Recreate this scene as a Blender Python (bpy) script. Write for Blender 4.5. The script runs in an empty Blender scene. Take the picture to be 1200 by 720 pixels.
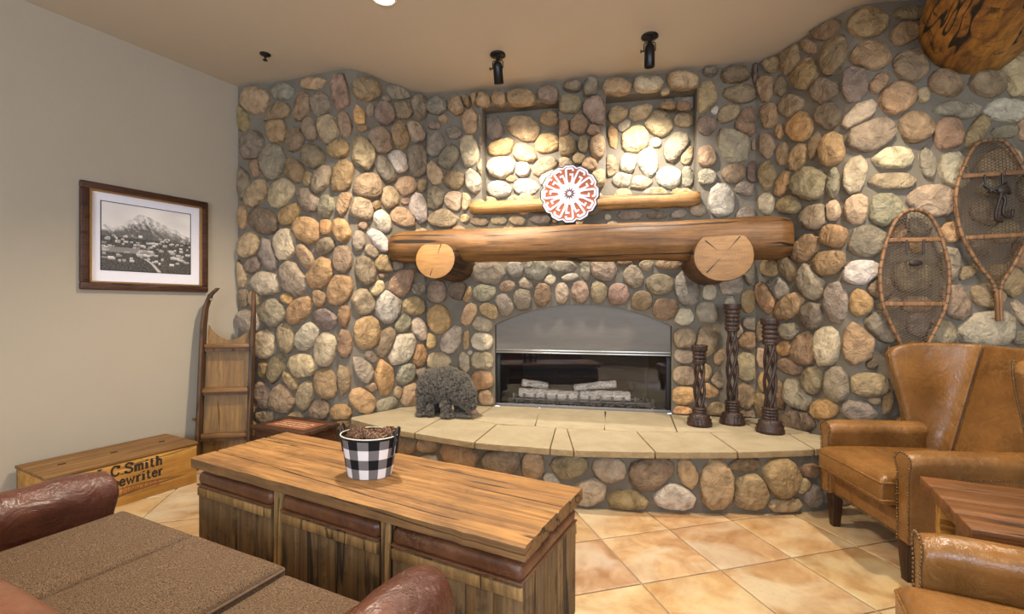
import bpy, bmesh, math, random
import numpy as np
from mathutils import Vector, Matrix, noise as mn
R=math.radians; PI=math.pi
C=bpy.context.scene.collection
# ------------------------------------------------------------ camera, world, lights, exposure
cam_d=bpy.data.cameras.new('camera'); cam_d.sensor_width=36; cam_d.lens=545/1200*36; cam_d.clip_start=.02
cam=bpy.data.objects.new('camera',cam_d); C.objects.link(cam)
cam.location=(0,0,1.35); cam.rotation_euler=(R(90),0,0); bpy.context.scene.camera=cam
sc=bpy.context.scene
sc.view_settings.view_transform='Standard'; sc.view_settings.look='None'; sc.view_settings.gamma=1
sc.view_settings.use_curve_mapping=False; sc.view_settings.exposure=0.75
w=bpy.data.worlds.new('world'); sc.world=w; w.use_nodes=True
wb=w.node_tree.nodes['Background']; wb.inputs[0].default_value=(.62,.76,1,1); wb.inputs[1].default_value=1.6
CEIL=3.39
def area(name,loc,rot,sx,sy,power,col):
    l=bpy.data.lights.new(name,'AREA'); l.shape='RECTANGLE'; l.size=sx; l.size_y=sy; l.energy=power; l.color=col
    o=bpy.data.objects.new(name,l); C.objects.link(o); o.location=loc; o.rotation_euler=rot; return o
DAY=(.72,.84,1.0)
area('daylight_window',(-2.2,-2.42,1.75),(R(90),0,0),2.2,1.8,95,DAY)
area('daylight_window',(1.5,-2.42,1.75),(R(90),0,0),2.2,1.8,95,DAY)
def spot(name,loc,target,power,col,size,blend,rad):
    l=bpy.data.lights.new(name,'SPOT'); l.energy=power; l.color=col; l.spot_size=R(size); l.spot_blend=blend; l.shadow_soft_size=rad
    o=bpy.data.objects.new(name,l); C.objects.link(o); o.location=loc
    o.rotation_euler=(Vector(target)-Vector(loc)).to_track_quat('-Z','Y').to_euler(); return o
WARM=(1.0,.87,.69)
CANS_AND_FILL=[(-.845,3.09),(2.0,2.15),(-.9,1.2),(.7,1.0),(-2.6,.9),(.55,2.9-1.1),(3.4,1.2),(-1.2,-.9),(1.6,-.9)]  # leading pair are ceiling cans; the rest are added unseen lamps for flat fill
for (x,y) in CANS_AND_FILL:
    p={0:260,1:160}.get(CANS_AND_FILL.index((x,y)),34)
    spot('can_and_fill_lamp',(x,y,CEIL-.03),(x,y,0),p,WARM,125,.6,.06)
# ------------------------------------------------------------ helpers
def link(name,me,m=None,parent=None,loc=None,rot=None,color=None):
    o=bpy.data.objects.new(name,me); C.objects.link(o)
    if m is not None and me is not None and not me.materials: me.materials.append(m)
    if parent: o.parent=parent
    if loc: o.location=loc
    if rot: o.rotation_euler=rot
    if color: o.color=color
    return o
def tag(o,label=None,cat=None,group=None,kind=None):
    if label:o['label']=label
    if cat:o['category']=cat
    if group:o['group']=group
    if kind:o['kind']=kind
    return o
def thing(name,label,cat,loc=(0,0,0),rz=0,group=None):
    o=bpy.data.objects.new(name,None); C.objects.link(o); o.empty_display_size=.1
    o.location=loc; o.rotation_euler=(0,0,rz); return tag(o,label,cat,group)
def copy_tree(o,parent=None):
    c=o.copy(); C.objects.link(c)
    if parent: c.parent=parent
    for ch in list(o.children): copy_tree(ch,c)
    return c
class MB:
    def __init__(s): s.v=[]; s.f=[]; s.uv=None
    def add(s,v,f):
        n=len(s.v); s.v+= [tuple(p) for p in v]; s.f+= [tuple(i+n for i in q) for q in f]; return s
    def box(s,c,d,rot=None,j=0):
        x,y,z=d[0]/2,d[1]/2,d[2]/2
        P=[Vector((a*x,b*y,e*z)) for a in(-1,1) for b in(-1,1) for e in(-1,1)]
        if rot is not None: P=[rot@p for p in P]
        P=[p+Vector(c)+Vector([random.uniform(-j,j) for _ in range(3)]) for p in P]
        return s.add(P,[(0,1,3,2),(4,6,7,5),(0,4,5,1),(2,3,7,6),(0,2,6,4),(1,5,7,3)])
    def prism(s,poly,a,b,axis='z'):
        n=len(poly)
        def mk(p,h): return {'z':(p[0],p[1],h),'y':(p[0],h,p[1]),'x':(h,p[0],p[1])}[axis]
        v=[mk(p,a) for p in poly]+[mk(p,b) for p in poly]
        f=[tuple(range(n))[::-1],tuple(range(n,2*n))]+[(i,(i+1)%n,n+(i+1)%n,n+i) for i in range(n)]
        return s.add(v,f)
    def tube(s,pts,r,n=8,closed=False,cap=True):
        pts=[Vector(p) for p in pts]; m=len(pts)
        rr=r if isinstance(r,(list,tuple)) else [r]*m
        up=Vector((0,0,1)); v=[]; last=None
        for i,p in enumerate(pts):
            if closed: t=pts[(i+1)%m]-pts[i-1]
            else: t=pts[min(i+1,m-1)]-pts[max(i-1,0)]
            t.normalize()
            if last is None:
                a=t.cross(up)
                if a.length<1e-3: a=t.cross(Vector((1,0,0)))
            else: a=last-t*last.dot(t)
            a.normalize(); last=a; b=t.cross(a)
            for k in range(n):
                q=2*PI*k/n; v.append(p+(a*math.cos(q)+b*math.sin(q))*rr[i])
        f=[]
        for i in range(m if closed else m-1):
            j=(i+1)%m
            for k in range(n):
                l=(k+1)%n; f.append((i*n+k,i*n+l,j*n+l,j*n+k))
        if not closed and cap: f+= [tuple(range(n)),tuple(range((m-1)*n,m*n))[::-1]]
        return s.add(v,f)
    def lathe(s,prof,n=20,c=(0,0,0),sx=1,sy=1):
        v=[];f=[]
        for (r,z) in prof:
            for k in range(n):
                q=2*PI*k/n; v.append((c[0]+r*sx*math.cos(q),c[1]+r*sy*math.sin(q),c[2]+z))
        for i in range(len(prof)-1):
            for k in range(n):
                l=(k+1)%n; f.append((i*n+k,i*n+l,(i+1)*n+l,(i+1)*n+k))
        f+= [tuple(range(n))[::-1],tuple(range((len(prof)-1)*n,len(prof)*n))]
        return s.add(v,f)
    def sphere(s,c,r,nu=10,nv=6,sc=(1,1,1),rot=None):
        v=[];f=[]
        for i in range(1,nv):
            for k in range(nu):
                a=PI*i/nv;b=2*PI*k/nu; v.append(Vector((r*sc[0]*math.sin(a)*math.cos(b),r*sc[1]*math.sin(a)*math.sin(b),r*sc[2]*math.cos(a))))
        v+= [Vector((0,0,r*sc[2])),Vector((0,0,-r*sc[2]))]
        if rot is not None: v=[rot@p for p in v]
        v=[p+Vector(c) for p in v]
        for i in range(nv-2):
            for k in range(nu):
                l=(k+1)%nu; f.append((i*nu+k,(i+1)*nu+k,(i+1)*nu+l,i*nu+l))
        t=len(v)-2
        for k in range(nu):
            l=(k+1)%nu; f.append((t,k,l)); f.append((t+1,(nv-2)*nu+l,(nv-2)*nu+k))
        return s.add(v,f)
    def grid(s,fn,nu,nv,wrap=False):
        v=[fn(i/(nu-1 if not wrap else nu),j/(nv-1)) for j in range(nv) for i in range(nu)]
        f=[]
        for j in range(nv-1):
            for i in range(nu if wrap else nu-1):
                l=(i+1)%nu; f.append((j*nu+i,j*nu+l,(j+1)*nu+l,(j+1)*nu+i))
        return s.add(v,f)
    def mesh(s,name='mesh',smooth=False,fix=True):
        me=bpy.data.meshes.new(name); me.from_pydata([tuple(p) for p in s.v],[],s.f)
        if fix:
            bm=bmesh.new(); bm.from_mesh(me); bmesh.ops.recalc_face_normals(bm,faces=bm.faces); bm.to_mesh(me); bm.free()
        if smooth: me.shade_smooth()
        return me
    def build(s,name,m,parent=None,smooth=False,bevel=0,seg=2,sub=0,disp=0,dscale=.1,loc=None,rot=None,fix=True,solid=0):
        o=link(name,s.mesh(name,smooth or bevel>0 or sub>0,fix),m,parent,loc,rot)
        if solid:
            q=o.modifiers.new('solidify','SOLIDIFY'); q.thickness=solid; q.offset=-1
        if bevel:
            q=o.modifiers.new('bevel','BEVEL'); q.width=bevel; q.segments=seg; q.limit_method='ANGLE'; q.angle_limit=R(35)
        if sub:
            q=o.modifiers.new('subsurf','SUBSURF'); q.levels=sub; q.render_levels=sub
        if disp:
            t=bpy.data.textures.new('relief','CLOUDS'); t.noise_scale=dscale
            q=o.modifiers.new('relief','DISPLACE'); q.texture=t; q.strength=disp; q.mid_level=.5; q.texture_coords='LOCAL'
        return o
# ------------------------------------------------------------ materials
class NT:
    def __init__(s,name,rough=.6,metal=0,spec=.5):
        s.m=bpy.data.materials.new(name); s.m.use_nodes=True; s.t=s.m.node_tree; s.b=s.t.nodes['Principled BSDF']
        s.b.inputs['Roughness'].default_value=rough; s.b.inputs['Metallic'].default_value=metal
        s.b.inputs['Specular IOR Level'].default_value=spec
    def n(s,t,**k):
        x=s.t.nodes.new(t)
        for a,b in k.items(): setattr(x,a,b)
        return x
    def l(s,a,b): s.t.links.new(a,b)
    def coord(s,scale=(1,1,1),kind='Object',jit=False,rot=(0,0,0)):
        c=s.n('ShaderNodeTexCoord'); mp=s.n('ShaderNodeMapping'); s.l(c.outputs[kind],mp.inputs[0]); mp.inputs['Scale'].default_value=scale
        mp.inputs['Rotation'].default_value=rot
        if jit:
            oi=s.n('ShaderNodeObjectInfo'); mu=s.n('ShaderNodeMath',operation='MULTIPLY'); mu.inputs[1].default_value=37.
            s.l(oi.outputs['Random'],mu.inputs[0]); s.l(mu.outputs[0],mp.inputs['Location'])
        return mp.outputs[0]
    def noise(s,vec,scale,detail=4,rough=.55,dist=0):
        x=s.n('ShaderNodeTexNoise'); s.l(vec,x.inputs['Vector']); x.inputs['Scale'].default_value=scale
        x.inputs['Detail'].default_value=detail; x.inputs['Roughness'].default_value=rough; x.inputs['Distortion'].default_value=dist
        return x.outputs['Fac']
    def vor(s,vec,scale,feature='F1',out='Distance',rnd=1):
        x=s.n('ShaderNodeTexVoronoi',feature=feature); s.l(vec,x.inputs['Vector']); x.inputs['Scale'].default_value=scale; x.inputs['Randomness'].default_value=rnd
        return x.outputs[out]
    def wave(s,vec,scale,dist=2,detail=2,dirn='X',typ='BANDS'):
        x=s.n('ShaderNodeTexWave',wave_type=typ); 
        if typ=='BANDS': x.bands_direction=dirn
        else: x.rings_direction=dirn
        s.l(vec,x.inputs['Vector']); x.inputs['Scale'].default_value=scale; x.inputs['Distortion'].default_value=dist; x.inputs['Detail'].default_value=detail
        return x.outputs['Fac']
    def ramp(s,fac,stops,interp='LINEAR'):
        x=s.n('ShaderNodeValToRGB'); x.color_ramp.interpolation=interp
        e=x.color_ramp.elements
        while len(e)<len(stops): e.new(.5)
        for q,(p,c) in zip(e,stops):
            q.position=p; q.color=(c,c,c,1) if isinstance(c,(int,float)) else (*c,1)
        s.l(fac,x.inputs[0]); return x.outputs[0]
    def mix(s,fac,a,b,mode='MIX'):
        x=s.n('ShaderNodeMix',data_type='RGBA',blend_type=mode)
        for v,i in ((fac,0),(a,6),(b,7)):
            if hasattr(v,'is_linked'): s.l(v,x.inputs[i])
            elif i==0: x.inputs[0].default_value=v
            else: x.inputs[i].default_value=(*v,1)
        return x.outputs[2]
    def math(s,op,a,b=0.):
        x=s.n('ShaderNodeMath',operation=op)
        for i,v in enumerate((a,b)):
            if hasattr(v,'is_linked'): s.l(v,x.inputs[i])
            else: x.inputs[i].default_value=v
        return x.outputs[0]
    def col(s,c):
        if hasattr(c,'is_linked'): s.l(c,s.b.inputs['Base Color'])
        else: s.b.inputs['Base Color'].default_value=(*c,1)
        return s
    def rough(s,c): s.l(c,s.b.inputs['Roughness']); return s
    def bump(s,h,strength=.5,dist=.01):
        x=s.n('ShaderNodeBump'); x.inputs['Strength'].default_value=strength; x.inputs['Distance'].default_value=dist
        s.l(h,x.inputs['Height']); s.l(x.outputs[0],s.b.inputs['Normal']); return s
def lin(r,g,b):
    f=lambda c:((c/255+.055)/1.055)**2.4 if c>10 else c/255/12.92
    return (f(r),f(g),f(b))
def flat(name,c,rough=.6,metal=0,var=.12,scale=8,bump=.0):
    n=NT(name,rough,metal); v=n.coord(); f=n.noise(v,scale,4)
    n.col(n.mix(f,tuple(x*(1-var) for x in c),tuple(min(1,x*(1+var)) for x in c)))
    if bump: n.bump(n.noise(v,scale*8,4),bump,.004)
    return n.m
def wood(name,c1,c2,dark,axis=0,scale=1.,rough=.55,crack=.5,jit=False,patch=.0,spec=.4,knots=.6):
    n=NT(name,rough,0,spec)
    def st(a,b):
        q=[a,a,a]; q[axis]=b; return n.coord(tuple(k*scale for k in q),jit=jit)
    v=st(26.,1.5); v2=st(9.,.55); v3=n.coord((1,1,1),jit=jit); vk=st(5.,2.2)
    g=n.noise(v,1.5,7,.7,.5); c=n.mix(n.ramp(g,[(.34,0.),(.66,1.)]),c1,c2)
    c=n.mix(n.ramp(n.noise(v2,1.3,4,.6,.4),[(.42,0.),(.7,.6)]),c,c2)
    c=n.mix(n.ramp(n.noise(v3,3.2*scale,3),[(.45,0.),(.75,.5)]),c,tuple(a*.5+b*.5 for a,b in zip(c2,dark)))
    r_=n.math('ABSOLUTE',n.math('SUBTRACT',n.noise(st(6.,.32),1.,3,.45,.25),.5)); k=n.ramp(r_,[(.0,1.),(.003+.004*crack,1.),(.008+.010*crack,0.)])
    k=n.math('MULTIPLY',k,n.ramp(n.noise(v3,2.5*scale,2),[(.42,0.),(.5,1.)])); c=n.mix(n.math('MULTIPLY',k,crack),c,dark)
    kn=n.ramp(n.vor(vk,.8),[(.0,1.),(.06,.9),(.11,0.)]); c=n.mix(n.math('MULTIPLY',kn,knots),c,dark)
    if patch:
        p=n.ramp(n.math('ADD',n.math('MULTIPLY',n.noise(v2,2.2,6,.75,1.2),.5),n.math('MULTIPLY',n.noise(v3,9*scale,6,.7,.6),.5)),[(.50,0.),(.64,1.)]); c=n.mix(n.math('MULTIPLY',p,patch),c,dark)
    n.col(c); n.bump(n.math('SUBTRACT',g,n.math('MULTIPLY',k,1.5)),.6,.006); return n.m
def leather(name,c1,c2,c3,rough=.38,wear=.5,bs=.2):
    n=NT(name,rough,0,.55); v=n.coord(jit=True); f=n.noise(v,5,5,.6); c=n.mix(n.ramp(f,[(.3,0.),(.7,1.)]),c1,c2)
    r_=n.math('ABSOLUTE',n.math('SUBTRACT',n.noise(n.coord((1,1.6,.8),jit=True),9,6,.72,1.8),.5))
    wv=n.math('MULTIPLY',n.ramp(r_,[(.0,1.),(.02,0.)]),n.ramp(n.noise(v,4,3),[(.45,0.),(.6,1.)])); c=n.mix(n.math('MULTIPLY',wv,wear),c,c3)
    c=n.mix(n.ramp(n.noise(v,3,4,.6,.5),[(.6,0.),(.85,.2)]),c,c3)
    n.col(c); cr=n.vor(v,150,'DISTANCE_TO_EDGE'); w2=n.noise(v,9,5,.62,1.6)
    n.bump(n.math('ADD',n.math('MULTIPLY',cr,.25),n.math('SUBTRACT',n.math('MULTIPLY',w2,3.),n.math('MULTIPLY',wv,.5))),bs,.012)
    n.rough(n.ramp(w2,[(.3,rough-.08),(.7,rough+.14)])); return n.m
M={}
# stone: hue from the object's own colour, mottled and veined
n=NT('river_stone',.75,0,.3); v=n.coord(jit=True); oi=n.n('ShaderNodeObjectInfo')
f=n.noise(v,10,7,.7,.8); c=n.mix(1,oi.outputs['Color'],n.ramp(f,[(.28,.55),(.5,1.),(.72,1.4)]),'MULTIPLY')
c=n.mix(n.ramp(n.noise(v,38,5,.75,.3),[(.5,0.),(.75,.32)]),c,(.075,.055,.038))
c=n.mix(n.ramp(n.noise(v,5,3,.6,1.),[(.52,0.),(.78,.35)]),c,(.40,.29,.17))
n.col(c); h1=n.noise(v,12,7,.62,.9); h2=n.vor(v,13,'F1'); n.bump(n.math('ADD',n.math('ADD',h1,n.math('MULTIPLY',h2,.5)),n.math('MULTIPLY',n.noise(v,60,4,.7),.16)),1.,.045); M['stone']=n.m
n=NT('mortar',.9,0,.2); v=n.coord(); f=n.noise(v,5,5); n.col(n.mix(f,(.118,.098,.071),(.225,.19,.14))); n.bump(n.noise(v,35,6,.7),.7,.012); M['mortar']=n.m
n=NT('hearth_slab',.75,0,.3); v=n.coord(jit=True); f=n.noise(v,6,6,.65,.5)
n.col(n.mix(f,lin(146,130,102),lin(186,172,144))); n.bump(n.noise(v,22,8,.75),.8,.014); M['slab']=n.m
n=NT('slab_edge',.8,0,.3); v=n.coord(jit=True); n.col(n.mix(n.noise(v,14,6,.7),lin(120,95,62),lin(190,166,124))); n.bump(n.noise(v,25,7,.75),1.,.02); M['slab_edge']=n.m
n=NT('wall_plaster',.85,0,.25); v=n.coord(); n.col(n.mix(n.noise(v,1.5,3),lin(160,148,128),lin(168,156,138))); n.bump(n.noise(v,22,5,.6),.25,.006); M['plaster']=n.m
n=NT('ceiling_plaster',.9,0,.2); v=n.coord(); n.col(n.mix(n.noise(v,1.2,3),lin(182,169,148),lin(190,178,158))); n.bump(n.noise(v,30,4,.6),.12,.004); M['ceiling']=n.m
n=NT('floor_tile',.42,0,.45); v=n.coord(kind='Object',jit=True); oi=n.n('ShaderNodeObjectInfo')
f=n.noise(v,4.5,6,.62,.8); c=n.mix(n.ramp(f,[(.36,0.),(.62,1.)]),lin(158,119,80),lin(192,162,124))
c=n.mix(n.ramp(n.noise(v,2.1,3,.5,1.2),[(.46,0.),(.66,.75)]),c,lin(198,184,158)); c=n.mix(n.ramp(n.noise(v,26,5,.7),[(.5,0.),(.8,.35)]),c,lin(146,108,72))
c=n.mix(1,c,oi.outputs['Color'],'MULTIPLY'); n.col(c); n.bump(n.noise(v,9,5),.25,.006); n.rough(n.ramp(f,[(.3,.34),(.7,.5)])); M['tile']=n.m
M['grout']=flat('grout',lin(150,132,108),.85)
M['table_top']=wood('table_top_wood',lin(186,138,80),lin(112,76,42),lin(62,40,24),0,.9,.6,1.,jit=True,patch=.45)
M['table_side']=wood('table_edge_wood',lin(142,102,58),lin(98,70,40),lin(46,32,20),0,1.2,.7,.9,patch=.35)
M['barn']=wood('barn_plank_wood',lin(132,100,60),lin(86,66,42),lin(34,26,18),2,1.1,.8,.9,jit=True,patch=.85)
M['barn_light']=wood('worn_plank_wood',lin(184,144,86),lin(120,90,52),lin(44,32,22),2,1.1,.78,.8,jit=True,patch=.5)
M['mantel']=wood('mantel_log_wood',lin(154,108,56),lin(82,53,27),lin(38,25,14),0,.7,.55,1.,patch=.40)
M['shelf_wood']=wood('shelf_log_wood',lin(204,156,92),lin(140,96,48),lin(34,22,12),0,1.1,.6,1.,patch=.55)
M['mantel_dark']=wood('corbel_bark_wood',lin(112,76,42),lin(70,46,26),lin(20,14,9),1,.8,.65,.8,patch=.6)
n=NT('beam_log_wood',.42,0,.5); v=n.coord(); vs=n.coord((.8,4,4)); g=n.noise(vs,3,6,.7,1.)
c=n.mix(n.ramp(g,[(.36,0.),(.62,1.)]),lin(196,140,58),lin(120,78,34)); c=n.mix(n.ramp(n.noise(v,5,7,.75,1.2),[(.53,0.),(.62,.85)]),c,lin(48,32,20))
c=n.mix(n.ramp(n.math('ABSOLUTE',n.math('SUBTRACT',n.noise(n.coord((.5,2.2,2.2)),1.2,3,.5,.5),.5)),[(.0,1.),(.004,1.),(.009,0.)]),c,lin(26,17,11))
n.col(c); n.bump(n.noise(v,16,7,.75,.6),.8,.02); M['beam']=n.m
def endgrain(name,c1,c2):
    n=NT(name,.6); v=n.coord((1,1,1)); ww=n.wave(v,14,1.2,3,'Y','RINGS'); 
    c=n.mix(n.math('MULTIPLY',ww,.12),c1,c2); c=n.mix(n.ramp(n.noise(n.coord((4,4,26)),1.6,6,.65,.6),[(.4,0.),(.7,.6)]),c,c2); n.col(c); n.bump(n.noise(v,30,5),.3,.005); return n.m
M['end_light']=endgrain('cut_log_face',lin(178,132,76),lin(138,92,48)); M['end_dark']=endgrain('aged_log_face',lin(150,112,68),lin(98,68,40))
M['brown_leather']=leather('tan_leather',lin(144,100,52),lin(104,70,34),lin(190,150,98),.26,.40)
M['sofa_leather']=leather('oxblood_leather',lin(98,56,40),lin(66,36,28),lin(148,100,76),.19,.28,.42)
M['sofa_leather2']=leather('paler_sofa_leather',lin(122,76,52),lin(92,56,38),lin(160,116,84),.35,.3)  # paler brown copy of the sofa leather, used on the backrest
M['pad_leather']=leather('ottoman_leather',lin(112,70,44),lin(68,40,25),lin(166,118,78),.36,.5)
M['dark_wood']=wood('dark_turned_wood',lin(76,54,44),lin(46,33,28),lin(14,10,9),2,1.5,.38,.6)
M['leg_wood']=wood('chair_leg_wood',lin(74,44,24),lin(44,26,15),lin(20,12,8),2,1.5,.35,.5)
M['crate']=wood('crate_pine',lin(206,156,76),lin(158,108,46),lin(60,36,16),0,.7,.5,.45,patch=.35)
M['crate_dark']=wood('crate_lid_pine',lin(150,110,62),lin(104,72,38),lin(46,30,16),0,.8,.6,.6,patch=.2)
M['sled']=wood('sled_plank_wood',lin(156,116,60),lin(112,80,40),lin(40,26,14),2,.9,.5,.6,patch=.15)
M['sled_dark']=wood('sled_runner_wood',lin(104,72,42),lin(66,44,26),lin(26,18,12),2,.9,.5,.6,patch=.3)
M['sled_light']=wood('sled_slat_edge',lin(150,108,60),lin(100,70,38),lin(44,28,16),0,1.,.5,.5)
M['trunk']=wood('dark_trunk_wood',lin(92,60,38),lin(58,36,24),lin(24,16,11),0,1.2,.5,.6,patch=.4)
M['side_table']=wood('side_table_wood',lin(140,92,48),lin(88,54,28),lin(34,20,12),0,.8,.5,.95,patch=.3)
M['bent_ash']=wood('bent_ash_frame',lin(164,120,78),lin(118,82,52),lin(52,34,22),2,2.,.5,.5)
M['rawhide']=flat('rawhide_webbing',lin(90,70,50),.7,0,.3,30)
M['strap']=flat('dark_strap_leather',lin(46,34,28),.5,0,.3,20)
M['black_metal']=flat('black_metal',lin(30,28,28),.35,.5,.2,20)
M['iron']=flat('cast_iron',lin(34,31,30),.5,.4,.3,30,.3)
M['iron_light']=flat('ash_dusted_iron',lin(120,116,114),.6,.3,.3,30,.3)
M['brass']=flat('aged_brass',lin(150,118,66),.35,.9,.2,30)
M['seam']=flat('dark_leather_seam',lin(84,56,30),.45)
M['nail']=flat('nailhead_brass',lin(120,96,66),.3,.6,.2,30)
n=NT('hood_metal',.5,.35,.35); v=n.coord(); n.col(n.mix(n.noise(n.coord((1,1,5)),6,5,.6,.4),lin(98,90,80),lin(118,108,96))); n.bump(n.noise(v,60,3),.05,.002); M['hood']=n.m
M['hood_trim']=flat('brushed_trim',lin(176,172,162),.3,.8,.08,20)
M['soot']=flat('sooty_firebrick',lin(36,32,30),.9,0,.35,10,.4)
n=NT('ceramic_log',.85); v=n.coord((1,1,3)); f=n.noise(v,22,6,.7,1.); n.col(n.mix(n.ramp(f,[(.35,0.),(.62,1.)]),lin(136,116,100),lin(248,236,222))); n.bump(f,.8,.01); M['ceramic']=n.m
M['ember']=flat('ash_ember',lin(110,98,88),.95,0,.5,40,.5)
n=NT('tweed',.95,0,.1); v=n.coord(); a=n.noise(n.coord((110,420,300)),1,3,.7); b=n.noise(v,520,2)
f=n.math('ADD',n.math('MULTIPLY',a,.6),n.math('MULTIPLY',b,.4)); c=n.mix(n.ramp(f,[(.40,0.),(.6,1.)]),lin(46,36,28),lin(136,112,90))
c=n.mix(n.ramp(n.noise(v,6,3),[(.4,0.),(.8,.25)]),c,lin(96,74,56)); n.col(c); n.bump(f,.9,.004); M['tweed']=n.m
M['piping']=flat('tweed_piping',lin(92,72,56),.9,0,.3,60)
M['white_trim']=flat('light_trim_ring',lin(214,204,188),.5)
M['window_frame']=flat('window_frame_paint',lin(60,48,40),.5)
M['dark_trim']=flat('dark_casing',lin(34,28,28),.6)
M['mat_board']=flat('mat_board',lin(232,228,232),.8,0,.02)
M['frame_wood']=wood('picture_frame_wood',lin(92,56,34),lin(50,28,20),lin(24,14,10),0,3.,.35,.5,patch=.3)
M['frame_gold']=flat('gilt_slip',lin(150,112,66),.4,.5,.2,30)
def glass(name,refl,tint=(1,1,1)):
    n=NT(name); o=n.t.nodes['Material Output']; tr=n.n('ShaderNodeBsdfTransparent'); tr.inputs[0].default_value=(*tint,1); gl=n.n('ShaderNodeBsdfGlossy'); gl.inputs['Roughness'].default_value=.02
    fr=n.n('ShaderNodeLayerWeight'); fr.inputs[0].default_value=refl; mx=n.n('ShaderNodeMixShader')
    n.l(n.math('ADD',fr.outputs['Fresnel'],refl*.25),mx.inputs[0]); n.l(tr.outputs[0],mx.inputs[1]); n.l(gl.outputs[0],mx.inputs[2]); n.l(mx.outputs[0],o.inputs[0]); return n.m
M['pane']=glass('window_glass',.2); M['fire_glass']=glass('fire_glass',.17,(.97,.97,.97)); M['picture_glass']=glass('picture_glass',.10)
def emit(name,c,s):
    n=NT(name); n.b.inputs['Base Color'].default_value=(*c,1); n.b.inputs['Emission Color'].default_value=(*c,1); n.b.inputs['Emission Strength'].default_value=s; return n.m
M['lamp_glow']=emit('lamp_glow',(1,.93,.8),9)
n=NT('buffalo_check_cloth',.9,0,.15); uvn=n.n('ShaderNodeUVMap'); sp=n.n('ShaderNodeSeparateXYZ'); n.l(uvn.outputs[0],sp.inputs[0])
def stripe(o,k,off=0): return n.math('GREATER_THAN',n.math('FRACT',n.math('ADD',n.math('MULTIPLY',o,k),off)),.5)
f=n.math('MULTIPLY',n.math('ADD',stripe(sp.outputs[0],8),stripe(sp.outputs[1],2)),.5)
c=n.ramp(f,[(0.,lin(226,214,208)),(.5,lin(112,104,100)),(1.,lin(18,16,17))]); c=n.mix(n.math('MULTIPLY',n.noise(n.coord(),320,2),.22),c,lin(60,56,54)); n.col(c); M['check']=n.m
M['black_strap']=flat('black_handle_leather',lin(32,30,31),.45)
M['pinecone']=flat('pinecone_brown',lin(126,92,68),.8,0,.55,60)
M['moss']=flat('dark_fibre',lin(44,40,36),.9,0,.4,60,.8)
M['moss_light']=flat('grey_curled_fibre',lin(112,104,92),.9,0,.4,80)
M['ink']=flat('black_stencil_ink',lin(40,28,18),.7)
M['ink_red']=flat('faded_red_ink',lin(134,74,34),.7)
M['inlay']=flat('russet_inlay',lin(140,84,58),.5,0,.3,30)
M['inlay_mark']=flat('cream_lettering',lin(206,176,140),.6)
M['sign_white']=flat('white_enamel',lin(232,232,240),.45,0,.02); M['sign_rust']=flat('rust_enamel',lin(178,92,52),.5,0,.15,30); M['sign_edge']=flat('dark_sign_edge',lin(34,34,40),.5)
M['sign_star']=flat('sign_star_brown',lin(110,58,40),.5)
PAL0=dict(t=(190,156,114),o=(198,146,88),g=(134,123,108),d=(88,76,62),c=(212,194,162),w=(222,216,204),b=(140,110,76),p=(146,119,96),n=(148,136,116),r=(104,74,62),k=(72,63,54))
def desat(c,k=.62,g=1.03):
    return tuple((m+(q-m)*k)*g for q,m in zip(c,(148,130,104)))
PAL={k:desat(v) for k,v in PAL0.items()}
def stone_col(code,rng):
    cs=[PAL[q] for q in code]; w_=[1.]+[.55]*(len(cs)-1); t=sum(w_)
    c=[sum(q[i]*a for q,a in zip(cs,w_))/t for i in range(3)]; j=rng.uniform(.93,1.07)
    return (*lin(*[min(250,max(12,v*j+rng.uniform(-4,4))) for v in c]),1)

# ------------------------------------------------------------ plan of the stone wall (metres, seen from above)
LEFT=[(-2.538,4.308),(-2.487,4.297),(-2.416,4.281),(-2.332,4.262),(-2.243,4.242),(-2.157,4.221),(-2.081,4.2),(-2.014,4.179),(-1.949,4.156),(-1.887,4.133),(-1.828,4.11),(-1.772,4.089),(-1.718,4.07),(-1.666,4.052),(-1.617,4.035),(-1.571,4.019),(-1.527,4.006),(-1.487,3.996),(-1.45,3.99),(-1.418,3.988),(-1.391,3.988),(-1.368,3.991),(-1.345,3.999),(-1.321,4.012),(-1.294,4.03),(-1.264,4.056),(-1.232,4.089),(-1.2,4.127),(-1.166,4.168),(-1.13,4.21),(-1.092,4.25),(-1.048,4.293),(-0.998,4.34),(-0.946,4.389),(-0.897,4.434),(-0.856,4.472),(-0.826,4.5)]
CEN=[(-0.826,4.5),(2.045,3.903)]
RIGHT=[(2.045,3.903),(2.167,3.69),(2.171,3.668),(2.178,3.637),(2.186,3.6),(2.194,3.563),(2.202,3.53),(2.209,3.501),(2.217,3.474),(2.224,3.446),(2.231,3.419),(2.239,3.39),(2.247,3.358),(2.255,3.324),(2.263,3.289),(2.272,3.257),(2.282,3.23),(2.291,3.208),(2.299,3.191),(2.309,3.176),(2.322,3.162),(2.341,3.15),(2.366,3.138),(2.396,3.129),(2.43,3.12),(2.468,3.112),(2.507,3.105),(2.542,3.1),(2.575,3.096),(2.613,3.093),(2.666,3.088),(2.741,3.08),(2.838,3.068),(2.953,3.055),(3.084,3.039),(3.233,3.021),(3.4,3.0),(3.609,2.974),(3.861,2.942),(4.118,2.909),(4.343,2.88),(4.5,2.86)]
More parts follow.
